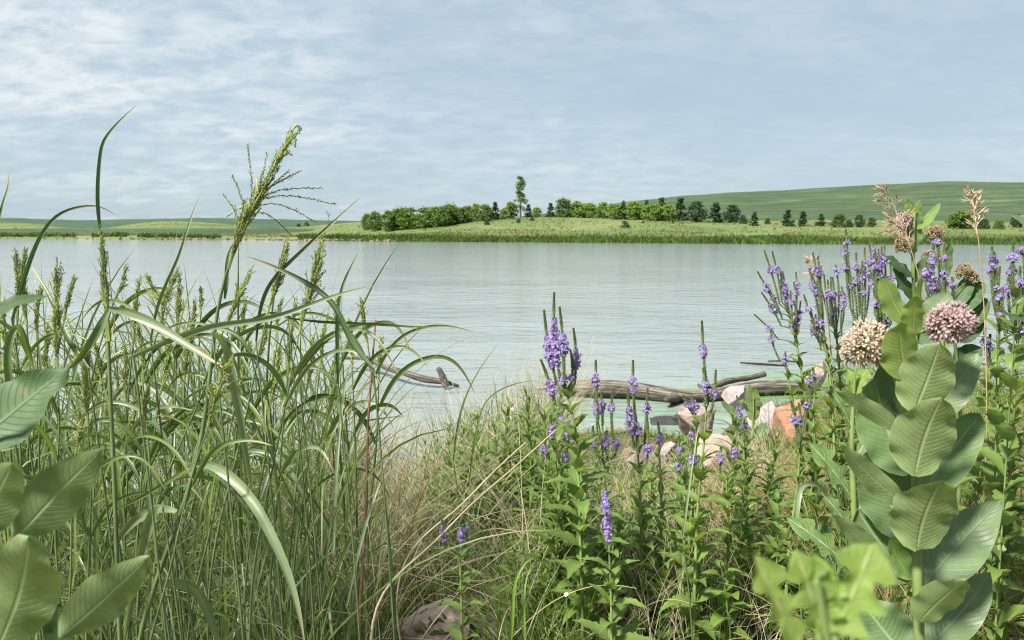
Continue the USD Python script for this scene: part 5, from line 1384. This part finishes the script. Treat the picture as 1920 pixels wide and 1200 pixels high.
blade_mass(1250, ((-120, 640), (1.9, 5.2)), (0, .82), (.4, 1.0), (.2, .32), (.1, 1.6), (.006, .015), ['blade_green', 'blade_bluish', 'blade_bluish', 'blade_green'], 'tall_grass',
           ['mid green blades filling the tall thicket at the left', 'green blades woven through the left thicket', 'pale blue green blades in the left thicket', 'further green blades in the left thicket'], 101, nseg=10)
blade_mass(1300, ((-150, 600), (1.9, 5.8)), (0, .25), (.35, .8), (.15, .25), (.1, 1.2), (.005, .011), ['blade_green', 'blade_green', 'blade_bluish'], 'low_grass', ['green blades at the foot of the left thicket', 'dark blades at the foot of the left thicket', 'bluish blades at the foot of the left thicket'], 102)
blade_mass(5200, ((560, 1560), (2.3, 7.2)), (0, .08), (.14, .42), (.15, .3), (.1, 1.2), (.003, .007), ['blade_green', 'young_grass', 'young_grass', 'blade_dark'], 'short_grass',
           ['green grass under the purple flowers', 'fresh yellow green grass under the purple flowers', 'bright grass among the low weeds', 'dark grass low among the weeds'], 103, nseg=6, keep=lambda px, y, r: ~((px > 1040) & (px < 1420) & (y > 4.6)) & ~((px > 715) & (px < 945) & (y < 2.95)))
blade_mass(900, ((560, 960), (2.3, 5.2)), (0, .1), (.35, .8), (.25, .3), (.2, 1.5), (.004, .009), ['blade_bluish', 'blade_green'], 'mixed_grass', ['pale green blades growing through the straw', 'green blades growing through the straw'], 107, keep=lambda px, y, r: ~((px > 700) & (px < 945) & (y < 2.95)))
blade_mass(420, ((930, 1130), (2.15, 3.0)), (0, .02), (.25, .5), (.2, .25), (.2, 1.5), (.004, .008), ['young_grass'], 'bright_grass', ['tuft of bright yellow green grass at the bottom middle'], 109, nseg=8)
blade_mass(2600, ((1000, 1580), (4.2, 7.4)), (0, .01), (.05, .15), (.3, .35), (.1, 1.3), (.003, .007), ['young_grass', 'blade_green', 'straw_gold'], 'bank_edge_grass', ['short bright grass along the water edge by the stones', 'short green grass along the water edge by the stones', 'short dry grass along the water edge by the stones'], 108, nseg=5)
blade_mass(700, ((820, 1060), (4.2, 6.6)), (0, .05), (.45, .85), (.10, .14), (.05, .8), (.004, .008), ['blade_green', 'blade_dark'], 'shore_grass', ['thin green grass at the water edge in the middle', 'darker thin grass at the water edge in the middle'], 104)
blade_mass(3400, ((1560, 2150), (2.0, 8.0)), (0, .3), (.2, .6), (.2, .3), (.1, 1.2), (.003, .008), ['blade_green', 'young_grass', 'blade_dark'], 'weedy_grass', ['green grass behind the big milkweed', 'bright grass behind the big milkweed', 'dark grass behind the big milkweed'], 105)


def straws(n, region, length, lean, bend, width, mat, name, label, seed, z0=(0, .02), az=None, nseg=7, heads=0.0, keep=None):
    r = np.random.default_rng(seed)
    px = r.uniform(*region[0], n); y = r.uniform(*region[1], n); x = (px - 960) / FPX * y
    ok = y < shore_y(x) + 0.05
    if keep is not None:
        ok &= keep(px, y, r)
    x, y = x[ok], y[ok]; n = len(x)
    base = np.stack([x, y, ground_z(x, y) + r.uniform(*z0, n)], -1)
    A = r.uniform(0, 6.283, n) if az is None else r.normal(*az, n)
    pts, side, dirs = blade_curves(base, A, r.uniform(*length, n), np.abs(r.normal(*lean, n)), r.uniform(*bend, n), nseg)
    w = r.uniform(*width, n)
    P_, W_ = list(pts), [ww * np.linspace(1, .45, nseg) for ww in w]
    hd = np.nonzero(r.uniform(size=n) < heads)[0]
    for k in hd:                                    # hair-fine branches of an open seed head
        p = pts[k]
        for q in range(7):
            i = r.integers(nseg - 4, nseg - 1); s0 = p[i] + (p[i + 1] - p[i]) * r.uniform()
            d_ = nz(nz(p[i + 1] - p[i]) + r.normal(size=3) * .35) * r.uniform(.04, .11)
            P_.append(np.stack([s0, s0 + d_ * .5 + [0, 0, .004], s0 + d_])); W_.append(np.array([.6, .6, .9]) * .0012)
    tag(curves_prim(name, P_, W_, mat), label, 'dry grass', kind='stuff')


straws(520, ((620, 960), (2.9, 5.6)), (.35, .8), (.2, .3), (.2, 1.4), (.0013, .0024), 'straw', 'dry_wisps', 'pale wispy dry grass standing before the driftwood', 111, heads=.35, nseg=9)
straws(700, ((560, 1010), (2.2, 5.0)), (.35, .8), (.6, .35), (.3, 1.3), (.0016, .0034), 'straw', 'fallen_straw', 'tangle of pale straw lying at the bottom middle', 112, z0=(.02, .35), keep=lambda px, y, r: ~((px > 715) & (px < 945) & (y < 2.95)))
straws(90, ((560, 720), (2.6, 5.0)), (.5, .9), (.25, .15), (-.2, .6), (.003, .006), 'straw_brown', 'brown_stems', 'brown dead stems beside the left thicket', 113, az=(1.2, .6))
straws(330, ((840, 1080), (4.4, 6.6)), (.6, 1.0), (.12, .12), (.2, .9), (.0012, .0022), 'straw', 'water_edge_wisps', 'fine pale wisps over the water left of the purple flowers', 114, heads=.4, az=(1.4, .8))
straws(4200, ((1290, 1640), (2.6, 7.4)), (.15, .42), (.25, .3), (.2, 1.4), (.0018, .0036), 'straw_gold', 'golden_straw', 'golden dry grass around the red stone and the lettuce', 115, keep=lambda px, y, r: r.uniform(size=len(px)) < np.clip((px - 1250) / 200, .15, 1) * np.where(y > 3.2, 1, .5) * np.where((px < 1400) & (y > 4.4), 0, 1) * np.where((px < 1570) & (y > 4.5), 0, 1))
straws(4200, ((1640, 2150), (1.9, 7.0)), (.25, .6), (.35, .35), (.3, 1.5), (.0018, .0036), 'straw_gold', 'right_straw', 'dry golden grass behind the big milkweed at the right', 116, heads=.15)
straws(3000, ((900, 1480), (2.3, 5.5)), (.2, .5), (.4, .35), (.2, 1.4), (.0014, .0028), 'straw', 'middle_straw', 'scattered pale straw among the low weeds', 117, keep=lambda px, y, r: ~((px > 1040) & (px < 1400) & (y > 4.3)) & ~((px > 715) & (px < 945) & (y < 2.95)))


# brome seed heads in the dry patches, many
def brome(n, region, hgt, mat, name, label, seed, hl=(.06, .11)):
    r = np.random.default_rng(seed)
    px = r.uniform(*region[0], n); y = r.uniform(*region[1], n); x = (px - 960) / FPX * y
    ok = y < shore_y(x); x, y = x[ok], y[ok]; n = len(x)
    base = np.stack([x, y, ground_z(x, y)], -1)
    pts, side, dirs = blade_curves(base, r.uniform(0, 6.28, n), r.uniform(*hgt, n), np.abs(r.normal(.1, .15, n)), r.uniform(.5, 1.9, n), 9)
    mb = MB()
    for k in range(n):
        p = pts[k]; m = 9
        i = r.uniform(4.5, 7.9, m); j = i.astype(int); q = p[j] + (p[j + 1] - p[j]) * (i - j)[:, None]
        d_ = nz(nz(p[j + 1] - p[j]) * .8 + r.normal(size=(m, 3)) * .25 + [0, 0, -.35])
        spindles(mb, q, d_, r.uniform(.018, .03, m), r.uniform(.0018, .0032, m), 4)
    tag(obj(name, mb, mat, smooth=False), label, 'seed heads', kind='stuff')
    c = curves_prim(name + '_stems', list(pts), [np.linspace(.002, .001, 9)] * n, mat)
    tag(c, 'thin stems of the ' + label, 'dry grass', kind='stuff')


brome(150, ((1320, 1620), (2.8, 4.5)), (.25, .45), 'straw_gold', 'brome_heads', 'nodding golden seed heads in the dry grass by the red stone', 121)
brome(230, ((1650, 2050), (1.9, 4.5)), (.25, .55), 'straw_gold', 'right_brome_heads', 'nodding golden seed heads behind the big milkweed', 122)

# two dry seed heads standing against the hill
for lab, stem, pts, d, sd in (('dry tan seed head drooping left beside the tall milkweed, against the hill', [(1752, 760), (1742, 600), (1718, 500), (1700, 440)], [(1706, 460), (1690, 420), (1672, 375), (1652, 332)], 2.2, 91),
                              ('dry tan upright seed head against the hill near the right edge', [(1850, 760), (1846, 600), (1838, 480), (1832, 430)], [(1832, 440), (1828, 400), (1822, 370), (1817, 346)], 2.3, 92),
                              ('small dry seed head leaning over the water between the purple spikes', [(1560, 700), (1545, 560), (1535, 520)], [(1540, 530), (1528, 505), (1516, 482)], 3.2, 93)):
    t = thing('brome_stalk', lab, 'dry grass')
    S = PP(stem, d); mb = MB(); tube(mb, curve([grounded(S[0]), *S], 20), np.linspace(2.0, 1.0, 20) * d / FPX, 5)
    obj('stem', mb, 'straw_gold', t)
    r = np.random.default_rng(sd); ax = curve(PP(pts, d), 20); mb = MB(); px = d / FPX
    tube(mb, ax, np.linspace(1.2, .6, 20) * px, 4)
    for q in range(34 if sd < 93 else 12):
        i = r.integers(1, 16); s0 = ax[i]
        ln = r.uniform(22, 58) * px * (1 - i / 26) * (1.0 if sd == 91 else .55 if sd == 92 else .3)
        d_ = nz(nz(ax[i + 1] - ax[i]) * .6 + RIGHT * (r.uniform(-1.3, .5) if sd == 91 else r.uniform(-.7, .7)) + r.normal(size=3) * .2)
        e = s0 + d_ * ln - [0, 0, ln * .15]
        tube(mb, [s0, (s0 + e) / 2 + [0, 0, ln * .08], e], [.6 * px] * 3, 3, cap=False)
        nn = nz(e - s0)
        f = r.uniform(.45, 1, 3)
        spindles(mb, s0 + (e - s0) * f[:, None], nz(nn + r.normal(size=(3, 3)) * .25 - [0, 0, .2]), r.uniform(13, 20, 3) * px, r.uniform(1.1, 1.6, 3) * px, 4)
    obj('seed_head', mb, 'straw_pink', t, smooth=False)

# brown dead stem standing left of the middle
for lab, pts, w, d in (('upright reddish brown dead stem before the driftwood', [(676, 1130), (686, 960), (690, 800), (698, 680), (704, 600)], 4.2, 2.3), ('long straw stem lying aslant from the low left up to the purple flowers', [(735, 1090), (800, 1030), (880, 950), (960, 880), (1042, 806)], 3.2, 2.3),
                       ('second straw stem beside the slanting one', [(790, 1010), (850, 960), (920, 890), (985, 830)], 2.4, 2.4)):
    t = thing('dead_stem', lab, 'dead stem')
    q = PP(pts, d, .2); mb = MB(); tube(mb, curve([grounded(q[0]), *q], 24), np.linspace(w, w * .45, 24) * d / FPX, 6)
    obj('stem', mb, 'straw_brown' if 'brown' in lab else 'straw', t)


# ------------------------------------------------------------------ wild lettuce
t = thing('wild_lettuce', 'wild lettuce with a pale upright stem and jagged leaves left of the big milkweed', 'wild lettuce')
DW = 1.75
lo = P(1602, 1060, DW)
mb = MB(); tube(mb, curve([grounded(lo), lo, P(1600, 930, DW), P(1597, 820, DW), P(1602, 720, DW), P(1604, 690, DW)], 26), np.interp(np.linspace(0, 1, 26), [0, .8, 1], [.009, .007, .003]), 8)
obj('stem', mb, 'weed_stem', t)
for q, (b, e, w, f, m) in enumerate((((1598, 936), (1516, 830), 62, (.5, .5), 'lettuce_leaf'), ((1590, 1060), (1474, 970), 56, (.4, .6), 'lettuce_leaf'), ((1604, 860), (1660, 770), 50, (-.4, .4), 'lettuce_leaf'), ((1596, 800), (1560, 736), 40, (.4, .4), 'lettuce_leaf'), ((1604, 760), (1588, 690), 30, (.3, .3), 'lettuce_leaf_young'),
                                     ((1604, 740), (1626, 690), 28, (-.4, .3), 'lettuce_leaf_young'), ((1602, 780), (1606, 690), 26, (0, .2), 'lettuce_leaf_young'), ((1606, 960), (1660, 900), 46, (-.3, .7), 'lettuce_leaf'), ((1598, 1000), (1545, 930), 46, (.4, .7), 'lettuce_leaf'), ((1600, 880), (1632, 800), 44, (-.3, .3), 'lettuce_leaf'))):
    mb = leaf(MB(), P(*b, DW), P(*e, DW + .03), w * DW / FPX, CAMV(*f, 1), shape='lobed', nu=7, nv=29, cup=.2, wave=.04, seed=q, arch=.05)
    obj('leaf', mb, m, t)
t = thing('wild_lettuce', 'blurred pale green wild lettuce top with lobed leaves very close at the bottom right', 'wild lettuce')
DF = 0.41
lo = P(1560, 1260, DF)
mb = MB(); tube(mb, curve([grounded(lo), lo, P(1540, 1150, DF), P(1530, 1090, DF)], 20), np.linspace(.008, .003, 20), 8)
obj('stem', mb, 'weed_stem', t)
for q, (b, e, w, f, m) in enumerate((((1565, 1190), (1640, 1012), 118, (-.2, .3), 'lettuce_leaf_young'), ((1492, 1210), (1412, 1040), 84, (.4, .2), 'lettuce_leaf_young'), ((1540, 1180), (1492, 1030), 92, (.1, .2), 'lettuce_leaf_young'), ((1545, 1200), (1524, 1032), 70, (.5, .1), 'lettuce_leaf_young'), ((1535, 1190), (1560, 1070), 70, (-.4, .1), 'lettuce_leaf_young'))):
    mb = leaf(MB(), P(*b, DF), P(*e, DF + .01), w * DF / FPX, CAMV(*f, 1), shape='lobed', nu=7, nv=29, cup=.3, wave=.06, seed=50 + q, arch=.04)
    obj('leaf', mb, m, t)
    mb = MB(); tube(mb, curve([lo, P(*b, DF)], 6), np.linspace(.004, .0025, 6), 6); obj('leaf_stalk', mb, 'weed_stem', t)


# ------------------------------------------------------------------ leafy weeds, built once each and repeated
def weed_proto(name, label, cat, seed, H, n_leaf, L, wr, shape, mat, droop=.2, elev=(.2, .7), opposite=False, crowd=1.0, group=None):
    r = np.random.default_rng(seed)
    t = thing(name, label, cat, group)
    c = curve([[0, 0, -.03], [.01, .008, H * .5], [r.uniform(-.03, .03), r.uniform(-.03, .03), H]], 16)
    mb = MB(); tube(mb, c, np.linspace(.0042, .0016, 16), 5); obj('stem', mb, 'weed_stem', t)
    for k in range(n_leaf):
        f = (.12 + .88 * (k / (n_leaf - 1)) ** (1 / crowd))
        q = np.array([np.interp(f, np.linspace(0, 1, 16), c[:, i]) for i in range(3)])
        a = k * 2.39996 if not opposite else (k // 2) * 1.5 + (k % 2) * np.pi + r.normal(0, .15)
        e = r.uniform(*elev) + .35 * f
        l = L * r.uniform(.75, 1.2) * (1 - .5 * max(0, f - .6) / .4)
        dr = np.array([math.cos(a) * math.cos(e), math.sin(a) * math.cos(e), math.sin(e)])
        fc = np.array([-math.cos(a) * math.sin(e), -math.sin(a) * math.sin(e), math.cos(e)])
        obj('leaf', leaf(MB(), q, q + dr * l, l * wr, fc, shape=shape, nu=3 if wr < .25 else 5, nv=9 if wr < .25 else 13, cup=.3, arch=.08, tipdrop=r.uniform(0, droop * 2), seed=k), mat, t)
    return t


LEAFY = [weed_proto('goldenrod', 'leafy green goldenrod stem with narrow leaves, not in flower', 'goldenrod', 201, .58, 46, .125, .17, 'lance', 'weed_leaf', .3, group='goldenrod stems among the low weeds'),
         weed_proto('goldenrod', 'leafy green goldenrod stem with narrow leaves, not in flower', 'goldenrod', 202, .48, 40, .11, .19, 'lance', 'weed_leaf', .3, group='goldenrod stems among the low weeds'),
         weed_proto('toothed_weed', 'leafy green weed with toothed leaves in pairs', 'weed', 203, .40, 20, .085, .42, 'toothed', 'weed_leaf', .3, opposite=True, group='toothed weeds on the bank'),
         weed_proto('toothed_weed', 'leafy green weed with toothed leaves in pairs', 'weed', 204, .34, 18, .075, .42, 'toothed', 'weed_leaf_light', .3, opposite=True, group='toothed weeds on the bank'),
         weed_proto('broad_weed', 'light green weed with broad pointed leaves', 'weed', 205, .30, 14, .085, .50, 'pointed', 'weed_leaf_light', .3, group='broad leaved weeds on the bank')]
used = [False] * 5
r = np.random.default_rng(210)
spots = [(0, 862, 950, 3.6), (0, 885, 800, 4.0), (0, 930, 860, 3.6), (0, 900, 960, 3.3), (0, 965, 950, 3.4), (1, 840, 990, 3.3), (1, 1000, 990, 3.4), (1, 925, 1000, 3.1)]
for k in range(44):
    spots.append((int(r.integers(0, 2)), r.uniform(780, 1080), 0, r.uniform(2.5, 4.6)))
for k in range(46):
    spots.append((int(r.choice([2, 3, 3, 4, 1])), (_x := r.uniform(960, 1480)), 0, r.uniform(2.4, 3.5 if 1060 < _x < 1560 else 5.2)))
for k in range(20):
    spots.append((int(r.choice([2, 2, 3, 4])), r.uniform(1780, 2060), 0, r.uniform(1.9, 4.5)))
for k in range(14):
    spots.append((int(r.choice([2, 3, 4])), r.uniform(1480, 1800), 0, r.uniform(2.2, 3.6)))
for k, (w, px, _, y) in enumerate(spots):
    if 700 < px < 950 and y < 3.2:
        y = 3.3 + .1 * (k % 9)
    x = (px - 960) / FPX * y
    loc = (x, y, float(ground_z(x, y)))
    sc = r.uniform(.8, 1.3) * (1.15 if y < 3.4 else .9) * (1.55 if px > 1780 and w == 2 else 1)
    if not used[w]:
        proto_place(LEAFY[w], loc, r.uniform(0, 6.28), sc); used[w] = True
    else:
        copy_of(LEAFY[w], loc, r.uniform(0, 6.28), sc)
# tall coarse plants at the right edge
for k, (px, py, d, H) in enumerate(((1890, 620, 2.0, .9), (1925, 560, 1.9, 1.0), (1860, 690, 2.4, .8))):
    g = grounded(P(px, py, d)); hh = P(px, py, d)[2] - g[2]
    p_ = weed_proto('coarse_weed', ['tall coarse weed with jagged leaves below the right edge purple cluster', 'tall coarse weed at the very right edge', 'coarse weed with jagged leaves between the slim vervain and the big milkweed'][k], 'weed', 230 + k, hh, 26, .13, .46, 'toothed', 'weed_leaf', .4, opposite=True)
    proto_place(p_, g, k * 1.3, 1.0)


# low ground cover: small leaves filling the gaps near the soil
def ground_cover(n, region, zmax, size, mat, name, label, seed):
    r = np.random.default_rng(seed)
    px = r.uniform(*region[0], n); y = r.uniform(*region[1], n) ; x = (px - 960) / FPX * y
    ok = (y < shore_y(x) - .9) & (ground_z(x, y) > .12); x, y = x[ok], y[ok]; n = len(x)
    p = np.stack([x, y, ground_z(x, y) + zmax * np.where(x < .43 * y, np.clip(1.25 - y / 5.5, .08, 1), 1) * r.uniform(0, 1, n) ** 1.6], -1)
    mb = MB(); leaf_cards(mb, p, size, r, 2.4, up=(0, 0, .5))
    tag(obj(name, mb, mat, smooth=False), label, 'ground cover', kind='stuff')


ground_cover(9000, ((540, 1560), (2.1, 7.0)), .20, .040, 'ground_leaf', 'ground_cover', 'small leaves of low plants covering the soil in the middle', 131)
ground_cover(6000, ((1570, 2150), (1.7, 8.5)), .45, .045, 'ground_leaf', 'weed_leaves', 'small weed leaves filling the right bank', 132)
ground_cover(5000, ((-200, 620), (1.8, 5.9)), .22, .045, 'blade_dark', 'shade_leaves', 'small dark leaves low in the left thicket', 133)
# the small white things in the weeds
for k, (px, py) in enumerate(((1063, 1114), (960, 768))):
    d = 2.3 if k == 0 else 2.8
    c = P(px, py, d); mb = MB(); r = np.random.default_rng(k)
    petals(mb, np.repeat(c[None], 6, 0) + r.normal(size=(6, 3)) * .002, nz(r.normal(size=(6, 3)) + TO_EYE(c)), .007, r)
    t = thing('white_flower', ['small white flower low in the grass at the bottom middle', 'small white flower on a thin stalk over the water edge'][k], 'flower')
    foliage('petal_white', [(.7, .7, .66), (.78, .78, .75)], trans=.2, rough=.6) if k == 0 else None
    obj('petals', mb, 'petal_white', t, smooth=False)
    mb = MB(); tube(mb, [grounded(c), c], [.0015, .001], 4); obj('stem', mb, 'weed_stem', t)
